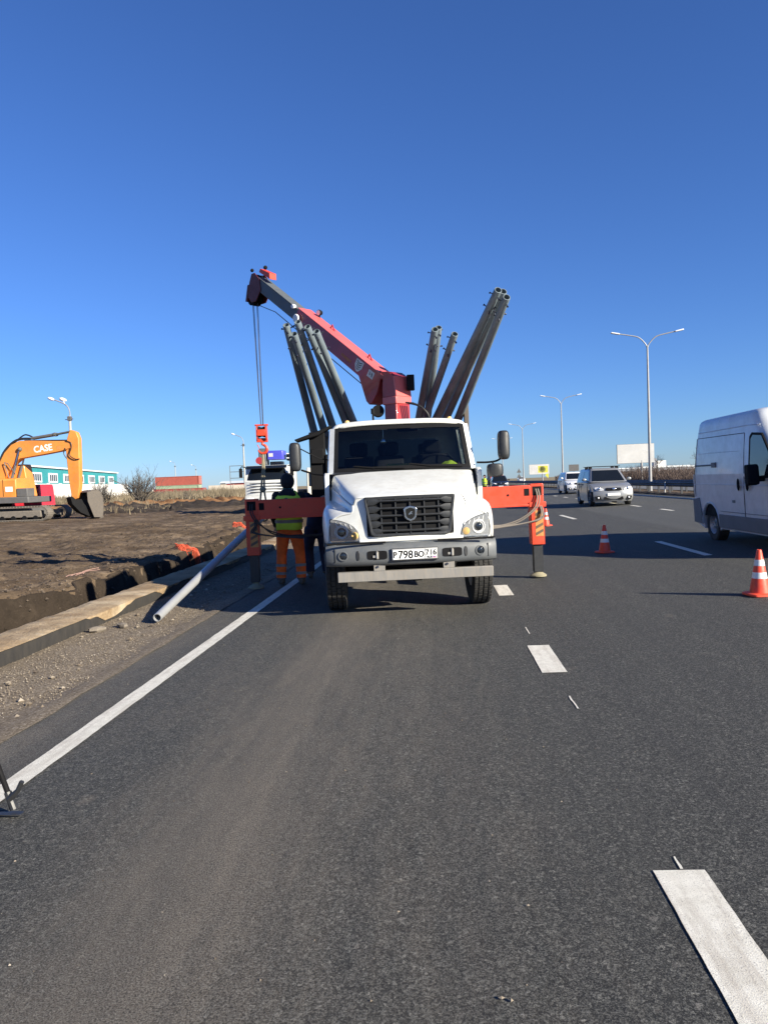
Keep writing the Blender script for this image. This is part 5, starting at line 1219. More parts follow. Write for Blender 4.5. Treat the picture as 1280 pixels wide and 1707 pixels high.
    b = MB(); b.slab([(-1.3, 1.05), (-1.3, 1.4), (1.3, 1.4), (1.3, 1.05)], [-2.7, 2.42]); b.build('deck', M['exgrey'], o, bevel=.04)
    b = MB(); b.box(1.74, 2.37, -1.28, -.5, 1.4, 1.88); b.build('tool_box', M['exgrey'], o, bevel=.03)
    b = MB(); b.slab([(-1.25, 1.1), (-1.25, 2.3), (1.25, 2.3), (1.25, 1.1)], [-3.3, -2.7], lambda x, y, z: (x+(.35*(y/1.25)**2 if x < -3 else 0), y, z)); b.build('counterweight', M['exgrey'], o, bevel=.08)
    b = MB(); b.lathe([(.6, .7), (.6, 1.05)], 20); b.build('slew_ring', M['black'], o)
    # tracks
    for s in (-1, 1):
        yc = s*1.1
        def loop(r, x0=-1.5, x1=3.15, z=.43):
            return [(x1+r*math.cos(rad(a)), z+r*math.sin(rad(a))) for a in range(-90, 91, 15)]+[(x0+r*math.cos(rad(a)), z+r*math.sin(rad(a))) for a in range(90, 271, 15)]
        b = MB(); lo = loop(.40); li = loop(.33); b.loft([[(x, yc-.3, z) for x, z in lo], [(x, yc+.3, z) for x, z in lo], [(x, yc+.3, z) for x, z in li], [(x, yc-.3, z) for x, z in li], [(x, yc-.3, z) for x, z in lo]], False); tr = b.build('track', M['trackmud'], o, smooth=30)
        b = MB()
        path = loop(.40); pts = []
        for p, q in zip(path, path[1:]+path[:1]):
            n = max(1, int(math.hypot(q[0]-p[0], q[1]-p[1])/.17))
            pts += [(p[0]+(q[0]-p[0])*k/n, p[1]+(q[1]-p[1])*k/n) for k in range(n)]
        for k in range(len(pts)):
            p = pts[k]; q = pts[(k+1) % len(pts)]; b.bar((p[0]*.85+q[0]*.15, yc, p[1]*.85+q[1]*.15), (p[0]*.2+q[0]*.8, yc, p[1]*.2+q[1]*.8), .6, .05)
        sh_ = b.build('track_shoes', M['trackmud'], tr); sh_['kind'] = 'stuff'
        b = MB(); b.slab([(yc-.2, .22), (yc-.2, .6), (yc+.2, .6), (yc+.2, .22)], [-1.45, 3.1]); b.build('track_frame', M['trackmud'], tr, bevel=.04)
        for k in range(7):
            b = MB(); b.lathe([(.03, -.24), (.13, -.24), (.13, .24), (.03, .24)], 14, Matrix.Translation((-1.1+.65*k, yc, .2)) @ Matrix.Rotation(math.pi/2, 4, 'X')); b.build('track_roller', M['black'], tr)
    b = MB(); b.box(-.6, 2.2, -.9, .9, .35, .72); b.build('undercarriage', M['exgrey'], o)
    for ch in KIDS[o]:
        if ch not in before: ch.location.x += .75
excavator()
def red_machine():
    o = thing('red_crawler_machine', 'red machine with slotted counterweight standing behind the excavator tracks', 'machine', (-26.0, 45.5, .17))
    b = MB(); b.slab([(-.9, .75), (-.9, 1.9), (-.8, 2.1), (.8, 2.1), (.9, 1.9), (.9, .75)], [-.3, 1.2, 1.55, 1.7], lambda x, y, z: (x+(.08 if z < 1.2 and x > 1.5 else 0), y, z)); bd_ = b.build('counterweight', M['machred'], o, bevel=.05)
    for k, z in enumerate((1.85, 1.62, 1.4, 1.0)):
        b = MB(); b.box(1.2, 1.66, -.92, -.89, z, z+.1); b.build('cooling_slot', M['black'], bd_)
    b = MB(); b.box(-2.6, -.3, -.9, .9, .8, 1.7); b.build('engine_cover', M['machred'], o, bevel=.06)
    b = MB(); b.box(-.4, .3, -.6, .6, 2.1, 2.18); b.tube([(.5, -.5, 2.1), (.5, -.5, 2.4)], .03, 6); b.tube([(.75, -.6, 2.1), (.7, -.6, 2.45)], .05, 6); b.build('exhaust', M['exgrey'], o)
    for s in (-1, 1):
        b = MB(); b.slab([(s*.75-.2, 0.02), (s*.75-.2, .6), (s*.75+.2, .6), (s*.75+.2, .02)], [-2.4, -2.2, 1.3, 1.55], lambda x, y, z: (x, y, z if abs(x+.4) < 1.8 else .3+(z-.3)*.5)); b.build('track', M['trackmud'], o, bevel=.05)
    b = MB(); b.box(-2, 1.2, -.6, .6, .4, .8); b.build('undercarriage', M['exgrey'], o)
red_machine()
# ================================================================== lamp posts
def motorway_lamp(y, label):
    o = thing('street_lamp', label, 'street lamp', (14.0+.012*(y-50), y, .35), group='double arm lamps along the median')
    b = MB(); b.tube([(0, 0, -.1), (0, 0, .4), (0, 0, 9.5)], [.12, .11, .055], 12); b.lathe([(.17, 0), (.17, .03), (.12, .05)], 12); b.build('post', M['lamppost'], o)
    for s in (-1, 1):
        pts = catmull([(0, 0, 9.3), (s*.12, 0, 9.62), (s*.55, 0, 10.05), (s*1.2, 0, 10.22), (s*1.85, 0, 10.34)], 5)
        b = MB(); b.tube(pts, .038, 8); ar = b.build('arm', M['lamppost'], o)
        b = MB(); b.bar((s*1.75, 0, 10.32), (s*2.3, 0, 10.43), .24, .085); b.build('lamp_head', M['lamphead'], ar, bevel=.03)
for y, l in ((50, 'nearest tall double-arm street lamp right of the billboard'), (86, 'second double-arm street lamp, above the white car'), (128, 'third double-arm street lamp, behind the painted billboard'), (172, 'fourth and faintest double-arm street lamp beside the truck mirror')): motorway_lamp(y, l)
def side_lamp(x, y, h, label, two):
    o = thing('side_road_lamp', label, 'street lamp', (x, y, ground_z(x, y)-.1), group='lamps beyond the dirt field')
    b = MB(); b.tube([(0, 0, 0), (0, 0, h-1.3)], [.15, .1], 10); b.build('post', M['concpole'], o)
    b = MB(); b.box(-.14, .14, -.16, .16, h-1.7, h-1.35); b.tube([(-.4, 0, h-1.6), (.3, 0, h-1.55)], .03, 6); b.build('clamp', M['exgrey'], o)
    b = MB(); b.tube(catmull([(0, 0, h-1.7), (.02, 0, h-.95), (-.25, 0, h-.4), (-1.0, 0, h-.02), (-1.3, 0, h+.1)], 5), .05, 8); ar = b.build('arm', M['lamppost'], o)
    b = MB(); b.ball((-1.5, 0, h+.16), .32, 12, 8, (1, .5, .4), M=Matrix.Rotation(rad(20), 4, 'Y')); b.build('lamp_head', M['lamphead'], ar)
    if two:
        b = MB(); b.ball((-.75, .5, h+.12), .34, 12, 8, (1, .5, .45), M=Matrix.Rotation(rad(20), 4, 'Y')); b.tube([(-.3, 0, h-.4), (-.7, .45, h+.0)], .045, 6); b.build('lamp_head', M['lamphead'], ar)
side_lamp(-29.75, 60, 9.1, 'concrete lamp post with two pale heads rising behind the excavator stick', True)
side_lamp(-28.2, 110, 9.1, 'lamp post with one white head left of the crane hook', False)
side_lamp(-84, 260, 9.6, 'tiny far lamp post right of the stacked containers', False)
side_lamp(-83, 236, 10.2, 'tiny far lamp post rising behind the stacked containers', False)

# ================================================================== billboards
def billboard(x, y, label, z0, z1, wd, painted, px):
    o = thing('billboard', label, 'billboard', (x, y, .3), (0, 0, rad(-6)))
    b = MB(); b.tube([(px, .1, 0), (px, .1, z0+.4)], .19, 12); b.build('post', M['lamppost'], o)
    b = MB(); b.box(-wd/2, wd/2, -.05, .22, z0, z1); pn = b.build('panel', M['exgrey'], o, bevel=.02)
    b = MB(); b.box(-wd/2+.06, wd/2, -.075, -.052, z0+.03, z1-.03); b.build('poster', M['billwhite'], pn)
    if painted:
        b = MB(); b.box(-.3, wd/2-.4, -.08, -.0765, z0+.5, z1-.5); b.build('yellow_patch', M['billyellow'], pn)
        b = MB(); b.lathe([(1.0, 0), (1.0, .004), (.75, .004), (.75, 0)], 24, Matrix.Translation((1.0, -.081, (z0+z1)/2)) @ Matrix.Rotation(math.pi/2, 4, 'X')); b.build('ring_figure', pm('olive_print', (.28, .28, .08), .7), pn)
        b = MB(); b.prism([(1.8, z0-.3), (2.7, z0-1.3), (2.9, z0-.2), (2.5, z0+.3)], lambda a, c, d: (a, d, c), -.09, -.07); b.build('torn_flap', M['billyellow'], pn)
        for k in range(3):
            b = MB(); b.box(-2.3+.6*k, -1.9+.6*k, -.08, -.0765, z0+1.0, z0+2.2); b.build('faded_figure', M['decal'], pn)
    else:
        for k, (a, c) in enumerate(((.9, .5), (1.3, .1), (.8, -.2), (1.5, .7))):
            b = MB(); b.bar((a, -.078, (z0+z1)/2+c), (a+.9, -.078, (z0+z1)/2+c-.25+.2*k), .02, .03); b.build('paper_wrinkle', M['decal'], pn)
billboard(31.4, 120, 'blank white billboard on one post behind the nearest street lamp', 2.95, 5.95, 5.6, False, .9)
billboard(32.2, 235, 'far billboard with a faded yellow painted design and torn corner', 2.2, 5.3, 6.1, True, 1.0)

# ================================================================== guard rails
def guardrail(x, y0, y1, n, z, label):
    o = thing('guardrail', label, 'guardrail', (x, 0, z))
    pr = [(0, .44), (-.03, .47), (-.075, .52), (-.03, .57), (-.03, .59), (-.075, .64), (-.03, .69), (0, .72), (.004, .72), (-.026, .69), (-.07, .64), (-.026, .59), (-.026, .57), (-.07, .52), (-.026, .47), (.004, .44)]
    y = y0
    for k in range(n):
        L = (y1-y0)/n*(1 if k < n-1 else 1); b = MB(); b.loft([[(a, y0+L*k, c) for a, c in pr], [(a, y0+L*(k+1)-.012, c) for a, c in pr]], True); b.build('rail', M['railsteel'], o, smooth=30)
        for j in (0, 1):
            b = MB(); yy = y0+L*k+L*.5*j; b.box(.03, .13, yy-.05, yy+.05, -.2, .7); b.box(0, .03, yy-.04, yy+.04, .5, .66); b.build('post', M['railsteel'], o)
guardrail(12.7, 8, 248, 60, .38, 'dark steel guardrail along the far edge of the carriageway')
guardrail(16.2, 8, 248, 40, .36, 'second guardrail beyond the median, behind the dark one')
b = MB(); b.tube([(12.6, 42.2, 1.05), (12.35, 41.4, .5)], .035, 6); o = b.build('loose_stake', M['concpole']); tag(o, 'pale stake leaning against the dark guardrail', 'stake')
def median():
    xs = frange(12.25, 13.6, 10); ys = frange(4, 80, 200)+[120, 250, 700]; b = MB(); n = len(xs)
    b.v = [(x, y, .33+.14*min(1, (x-12.25)/.25)*(1 if x < 13.4 else .6)+.05*fbm(x, y, 2.5)) for y in ys for x in xs]
    b.f = [(j*n+i, j*n+i+1, (j+1)*n+i+1, (j+1)*n+i) for j in range(len(ys)-1) for i in range(n-1)]; b.m = [0]*len(b.f)
    o = b.build('median_strip', M['darksoil'], smooth=60, recalc=False); o['kind'] = 'structure'
    b = MB(); b.grid(lambda u, v: (16.8+11*u, -20+1200*v, .345), 4, 8); o = b.build('far_carriageway', pm('far_asphalt', (.12, .12, .118), .85), recalc=False); o['kind'] = 'structure'
median()
# road signs on the verge
def far_sign(x, y, h, label, tri):
    o = thing('road_sign', label, 'sign', (x, y, .3)); b = MB(); b.tube([(0, 0, 0), (0, 0, h)], .05, 8); b.build('post', M['exgrey'], o)
    for k in range(tri):
        z = h-.5-1.0*k; b = MB(); b.prism([(-.45, -.35), (.45, -.35), (0, .42)], lambda a, c, d: (a, d, z+c), -.07, -.055); s_ = b.build('sign_plate', M['exgrey'], o)
    if not tri:
        b = MB(); b.box(-.9, .9, -.05, .05, h-1.2, h); b.build('sign_plate', M['exgrey'], o)
far_sign(16.6, 150, 3.2, 'far post with two dark triangular signs near the horizon', 2)
far_sign(25.5, 140, 3.4, 'small dark sign board on a post above the silver car', 0)

# ================================================================== building, walls, containers on the left
def wall_run(name, label, p, q, z0, h, n, mat, cat, cap=True):
    p = Vector(p); q = Vector(q); d = (q-p); L = d.length; a = math.atan2(d.y, d.x)
    o = thing(name, label, cat, (p.x, p.y, z0), (0, 0, a))
    for k in range(n):
        w_ = L/n; b = MB(); b.box(k*w_+.03, (k+1)*w_-.03, -.08, .08, -.8, h); pn = b.build('panel', mat, o, bevel=.02)
        b = MB(); b.box((k+1)*w_-.09, (k+1)*w_+.09, -.14, .14, -.8, h+.08); b.build('post', mat, o)
    return o
wall_run('white_wall', 'long white concrete wall in front of the teal building', (-44, 74), (-53.4, 127), .4, 2.55, 12, M['whitewall'], 'wall')
wall_run('concrete_fence', 'tan concrete panel fence behind the dry weeds near the white lorry', (-43, 140), (-30, 146), .3, 2.0, 6, M['concrete'], 'fence')
wall_run('low_white_wall', 'low pale wall running in front of the containers', (-74, 172), (-58, 178), .2, .55, 8, M['whitewall'], 'wall')
def teal_building():
    p = Vector((-60.6, 108)); q = Vector((-72.4, 167)); d = q-p; L = d.length
    o = thing('teal_building', 'long teal metal-clad building with white-framed windows behind the white wall', 'building', (p.x, p.y, .3), (0, 0, math.atan2(d.y, d.x)))
    # local x runs along the wall away from us, local -y faces the road
    b = MB(); b.box(0, L, 0, 16, -.5, 5.7); b.build('wall', M['teal'], o)
    b = MB(); b.slab([(-.3, 5.7), (-.3, 5.95), (16.3, 6.5), (16.3, 5.7)], [-.3, L+.3]); b.build('roof', M['roofpale'], o)
    for row, z in ((0, 3.35), (1, .9)):
        for k in range(7):
            x = 2.0+k*(L-9)/6.2
            fr = MB(); fr.box(x, x+4.6, -.12, .02, z, z+1.55); f_ = fr.build('window', M['windframe'], o)
            for j in range(4):
                b = MB(); xx = x+.35+j*1.0; b.box(xx, xx+.72, -.14, -.125, z+.25, z+1.3); b.build('pane', M['sideglass'], f_)
    b = MB(); b.box(-.06, 0, 5, 6.4, -.5, 2.2); b.build('door', M['exgrey'], o)
    for k in range(14):
        b = MB(); b.box(L*k/14-.03, L*k/14+.03, -.05, 0, -.4, 5.68); b.build('cladding_rib', M['teal'], o)
teal_building()
def container(x, y, z, L, h, mat, label, rz):
    o = thing('shipping_container', label, 'container', (x, y, z), (0, 0, rz), 'stacked shipping containers')
    pts = []; n = int(L/.28)
    for k in range(n):
        x0 = -L/2+.12+(L-.24)*k/n; s = (L-.24)/n
        pts += [(x0, 0), (x0+s*.35, 0), (x0+s*.5, .06), (x0+s*.85, .06)]
    for sgn in (-1, 1):
        b = MB(); b.loft([[(a, sgn*(1.2-c), .15) for a, c in pts], [(a, sgn*(1.2-c), h-.1) for a, c in pts]], False, closed=False); b.build('side_panel', mat, o, smooth=0)
    b = MB(); b.box(-L/2, L/2, -1.1, 1.1, .1, h-.05)
    for z0, z1 in ((0, .15), (h-.12, h)):
        for sgn in (-1, 1): b.box(-L/2, L/2, sgn*1.22-.04, sgn*1.22+.04, z0, z1)
    for ex in (-1, 1):
        for sgn in (-1, 1): b.box(ex*(L/2-.06)-.07, ex*(L/2-.06)+.07, sgn*1.2-.07, sgn*1.2+.07, 0, h+.01)
    b.build('frame', mat, o)
    for k in range(4):
        b = MB(); xx = L/2+.03; b.tube([(xx, -.9+.6*k, .2), (xx, -.9+.6*k, h-.2)], .03, 6); b.build('lock_rod', M['lamppost'], o)
container(-80, 230, .6, 14, 2.6, M['contgreen'], 'pale green shipping container in the middle of the stack', rad(-4))
container(-80, 230, 3.22, 14.2, 2.75, M['rust'], 'rust red shipping container on top of the stack', rad(-4))
container(-69.3, 200, -.2, 14, 2.3, M['contdark'], 'dark red shipping container at the foot of the stack', rad(-4))
container(-88, 196, -.2, 3, 2.3, M['machred'], 'short red box container left of the stack', rad(-4))
def shed(x, y, w_, d, h, mat, label, name='low_shed'):
    o = thing(name, label, 'building', (x, y, .3)); b = MB(); b.box(-w_/2, w_/2, 0, d, -.5, h); b.build('wall', mat, o)
    b = MB(); b.slab([(-.4, h), (d/2, h+.7), (d+.4, h), (d/2, h+.55)], [-w_/2-.3, w_/2+.3]); b.build('roof', M['roofpale'], o)
    for k in range(3):
        b = MB(); xx = -w_/2+w_*(k+.5)/3; b.box(xx-.6, xx+.6, -.04, .02, h*.4, h*.75); b.build('window', M['sideglass'], o)
shed(-88, 240, 9, 8, 2.2, M['whitewall'], 'small pale shed beside the red containers')
shed(-48, 190, 11, 8, 2.6, M['machred'], 'low red shed with pale roof left of the white lorry')
shed(-56, 230, 9, 8, 2.9, M['blue'], 'low blue shed far behind the concrete fence')
shed(-66, 236, 5, 5, 3.1, M['concrete'], 'narrow concrete hut at the right end of the containers')
def scaffold():
    o = thing('open_scaffold', 'thin open steel frame standing left of the white lorry', 'frame', (-34.5, 130, .4))
    for x in (0, 2.6):
        b = MB(); b.tube([(x-1.4, 0, 0), (x-1.4, 0, 5.2)], .06, 6); b.build('post', M['exgrey'], o)
    for z in (5.15, 4.1, 3.0, 2.1):
        b = MB(); b.tube([(-1.4, 0, z), (1.2, 0, z)], .05, 6); b.build('rail', M['exgrey'], o)
scaffold()
# right-hand far buildings
def hall(x, y, w_, h, mat, label):
    o = thing('industrial_hall', label, 'building', (x, y, 0)); b = MB(); b.box(-w_/2, w_/2, 0, 20, 0, h); b.build('wall', mat, o)
    b = MB(); b.box(-w_/2-.2, w_/2+.2, -.2, 20.2, h, h+.3); b.build('roof', M['roofpale'], o)
    for k in range(6):
        b = MB(); xx = -w_/2+w_*(k+.5)/6; b.box(xx-1.2, xx+1.2, -.06, .02, h*.45, h*.75); b.build('window', M['sideglass'], o)
hall(72.5, 250, 25, 3.3, M['greybuild'], 'long low grey hall beyond the bare bushes on the right')
o = thing('rooftop_block', 'small white block with grey tower showing above the bushes', 'building', (74.2, 252, 0))
b = MB(); b.box(-1.4, 1.5, 0, 4, 0, 5.6); b.build('white_block', M['whitewall'], o); b = MB(); b.box(-2.4, -1.5, 0, 2, 0, 6.4); b.build('tower', M['greybuild'], o)
hall(90, 300, 18, 4.0, M['greybuild'], 'second grey hall partly hidden by the van')

# ================================================================== bare vegetation
def branch(b, p, d, L, r, lvl, rn, droop=.0):
    n = 3; pts = [p]; dd = d.copy()
    for k in range(n):
        dd = (dd+Vector((rn.gauss(0, .16), rn.gauss(0, .16), rn.gauss(.04, .1)))).normalized(); pts.append(pts[-1]+dd*(L/n))
    b.tube(pts, [r*(1-.22*k) for k in range(n+1)], 3 if lvl else 4, cap=False)
    if lvl >= 3: return
    for k in range(rn.randint(3, 5)):
        t = rn.uniform(.25, 1); i = min(n-1, int(t*n)); q = pts[i]+(pts[i+1]-pts[i])*(t*n-i)
        nd = (dd+Vector((rn.gauss(0, .55), rn.gauss(0, .55), rn.gauss(.15, .3)))).normalized()
        branch(b, q, nd, L*rn.uniform(.4, .62), r*.55, lvl+1, rn)
def bare_bush(x, y, h, n, label, seed, mat, spread=.45):
    rn = random.Random(seed); o = thing('bare_bush', label, 'bush', (x, y, ground_z(x, y)), group='leafless bushes')
    b = MB(); t = MB()
    for k in range(n):
        d = Vector((rn.gauss(0, spread), rn.gauss(0, spread), 1)).normalized()
        branch(b, Vector((rn.gauss(0, .25), rn.gauss(0, .25), -.05)), d, h*rn.uniform(.45, .7), .034*h/3, 1, rn)
    b.build('branches', mat, o, smooth=0, recalc=False)
bare_bush(-29.8, 74, 3.9, 42, 'tall leafless grey bush at the end of the white wall', 1, M['twiggrey'])
bare_bush(-34.5, 76, 3.0, 36, 'smaller leafless bush in front of the white wall', 2, M['twiggrey'])
bare_bush(-40.0, 72, 2.2, 30, 'low leafless bush between excavator bucket and white wall', 3, M['twiggrey'])
bare_bush(-27.0, 80, 1.6, 16, 'low leafless bush right of the tall grey bush', 4, M['twiggrey'])
def bare_tree(x, y, h, label, seed):
    rn = random.Random(seed); o = thing('bare_tree', label, 'tree', (x, y, .3)); b = MB(); b.tube([(0, 0, -.1), (.05, .02, h*.4), (.0, 0, h*.75)], [.1, .07, .03], 6); b.build('trunk', M['twiggrey'], o)
    c = MB()
    for k in range(22):
        z = h*rn.uniform(.3, .78); d = Vector((rn.gauss(0, .7), rn.gauss(0, .7), .7)).normalized(); branch(c, Vector((0, 0, z)), d, h*.3, .03, 1, rn)
    c.build('crown', M['twig'], o, smooth=0, recalc=False)
bare_tree(48.5, 140, 5.4, 'dark bare tree standing highest above the brown thicket', 11)
bare_tree(40.5, 140, 4.2, 'thin bare tree left of the white rooftop block', 12)
# a mass of bare brush along the far side of the motorway
def thicket():
    rn = random.Random(21); b = MB()
    for k in range(5200):
        y = 70+210*rn.random()**1.3; x = 26+.085*(y-70)+abs(rn.gauss(0, 6+.02*y)); h = (.75+1.0*rn.random())*(1+.6*fbm(x*.3, y, .06))*(1+.002*(y-70))
        lean = Vector((rn.gauss(0, .15), rn.gauss(0, .15), 1)).normalized(); p = Vector((x, y, .25))
        wd = .012+.00016*y
        b.tube([p, p+lean*h*.6, p+lean*h+Vector((rn.gauss(0, .15), 0, 0))], [wd, wd*.7, wd*.25], 3, cap=False)
        for j in range(5):
            q = p+lean*h*rn.uniform(.25, .9); d = Vector((rn.gauss(0, .6), rn.gauss(0, .5), .7)).normalized()*h*rn.uniform(.18, .42)
            n = len(b.v); s = Vector((wd*.8, 0, 0)); b.v += [tuple(q-s), tuple(q+s), tuple(q+d)]; b.f.append((n, n+1, n+2)); b.m.append(0)
    o = b.build('bare_thicket', M['twig'], smooth=0, recalc=False); o['kind'] = 'stuff'; tag(o, 'brown leafless thicket along the far side of the motorway', 'thicket')
thicket()
def weeds(name, label, boxes, n, hmin, hmax, seed, mat):
    rn = random.Random(seed); b = MB()
    for k in range(n):
        x0, x1, y0, y1 = boxes[rn.randrange(len(boxes))]; x = rn.uniform(x0, x1); y = rn.uniform(y0, y1); z = ground_z(x, y)-.03; h = rn.uniform(hmin, hmax)*(.6+.8*abs(fbm(x, y, .25)))
        w_ = .02+.0003*y; dx, dy = rn.gauss(0, .22)*h, rn.gauss(0, .15)*h; a = rn.random()*3.14; cx, cy = math.cos(a)*w_, math.sin(a)*w_
        m_ = len(b.v); b.v += [(x-cx, y-cy, z), (x+cx, y+cy, z), (x+dx*.5+cx*.7, y+dy*.5, z+h*.6), (x+dx*.5-cx*.7, y+dy*.5, z+h*.6), (x+dx, y+dy, z+h)]
        b.f += [(m_, m_+1, m_+2, m_+3), (m_+3, m_+2, m_+4)]; b.m += [0, 0]
    o = b.build(name, mat, smooth=0, recalc=False); o['kind'] = 'stuff'; tag(o, label, 'weeds')
weeds('dry_weeds', 'pale dry weeds along the back of the dirt field', [(-58, -26, 96, 138), (-40, -24, 90, 110), (-46, -36, 66, 82)], 15000, .5, 1.5, 5, M['drygrass'])
weeds('dry_weeds', 'sparse dry weeds by the excavator tracks', [(-27, -19, 46, 58), (-33, -22, 52, 66), (-34, -26, 62, 76)], 900, .2, .7, 6, M['drygrass'])

# ================================================================== litter on the field: barrier net, cable scraps, concrete lumps
def net(x, y, wd, dp, hgt, rz, label, seed):
    b = MB(); nx, ny = 26, 10
    def f(u, v):
        px, py = (u-.5)*wd, (v-.5)*dp; z = hgt*(math.sin(math.pi*v)**.7)*(.55+.45*math.sin(5*u+seed))+.05*fbm(u*4+seed, v*4, 1.3)
        c, s = math.cos(rz), math.sin(rz); X, Y = x+px*c-py*s+.06*fbm(u*5, v*5+seed, 1), y+px*s+py*c; return (X, Y, ground_z(X, Y)+max(0, z)+.01)
    b.grid(f, nx, ny); o = b.build('barrier_net', M['net'], smooth=0, recalc=False)
    w_ = o.modifiers.new('strands', 'WIREFRAME'); w_.thickness = .012; w_.use_even_offset = False
    tag(o, label, 'net', 'crumpled orange barrier netting')
net(-6.1, 18.0, .55, .4, .12, .5, 'crumpled orange barrier net on the trench edge, sunlit end', 1)
net(-5.6, 18.6, .7, .4, .08, .3, 'crumpled orange barrier net lying in the shade of the trench', 4)
net(-6.75, 25.6, .6, .4, .2, .2, 'small heap of orange net behind the left outrigger leg', 7)
rn = random.Random(8); b = MB()
for k in range(9):
    a = rn.uniform(.3, 1.3); p = Vector((-6.62+rn.gauss(0, .16), 13.4+rn.gauss(0, .15), 0)); p.z = ground_z(p.x, p.y)+.03
    d = Vector((math.cos(a), math.sin(a), rn.uniform(.1, .55)))*rn.uniform(.2, .4); b.tube([p-d*.5, p+Vector((0, 0, .03)), p+d*.6], .007, 5)
o = b.build('cable_scraps', pm('pink_scrap', (.34, .2, .17), .8, dirt=.4)); tag(o, 'bundle of pale pink cable scraps on the trench bank', 'scrap')
M['lump'] = pm('rubble', (.2, .17, .135), .9, dirt=.4, dcol=(.1, .08, .06), dscale=12, bumpy=.6, bscale=60)
def lump(x, y, z, r, label, seed, sx=1.6):
    b = MB(); b.ball((0, 0, 0), r, 8, 5, (sx, 1, .6)); rn_ = random.Random(seed); b.v = [tuple(c*(1+.55*noise.noise(Vector(v)/r*1.1+Vector((seed*3.7, 0, 0)))) for c in v) for v in b.v]
    o = b.build('concrete_lump', M['lump'], smooth=0); o.location = (x, y, z); o.rotation_euler = (0, 0, rn_.random()*3); tag(o, label, 'rubble', 'broken concrete lumps')
lump(-4.02, 8.5, -.01, .06, 'broken concrete lump against the kerb face', 1); lump(-3.82, 8.75, -.015, .055, 'dark stone chunk right of the concrete lump on the gravel', 2, 1.4)
lump(-6.1, 8.9, -.3, .12, 'grey rubble chunk lying in the trench', 3)
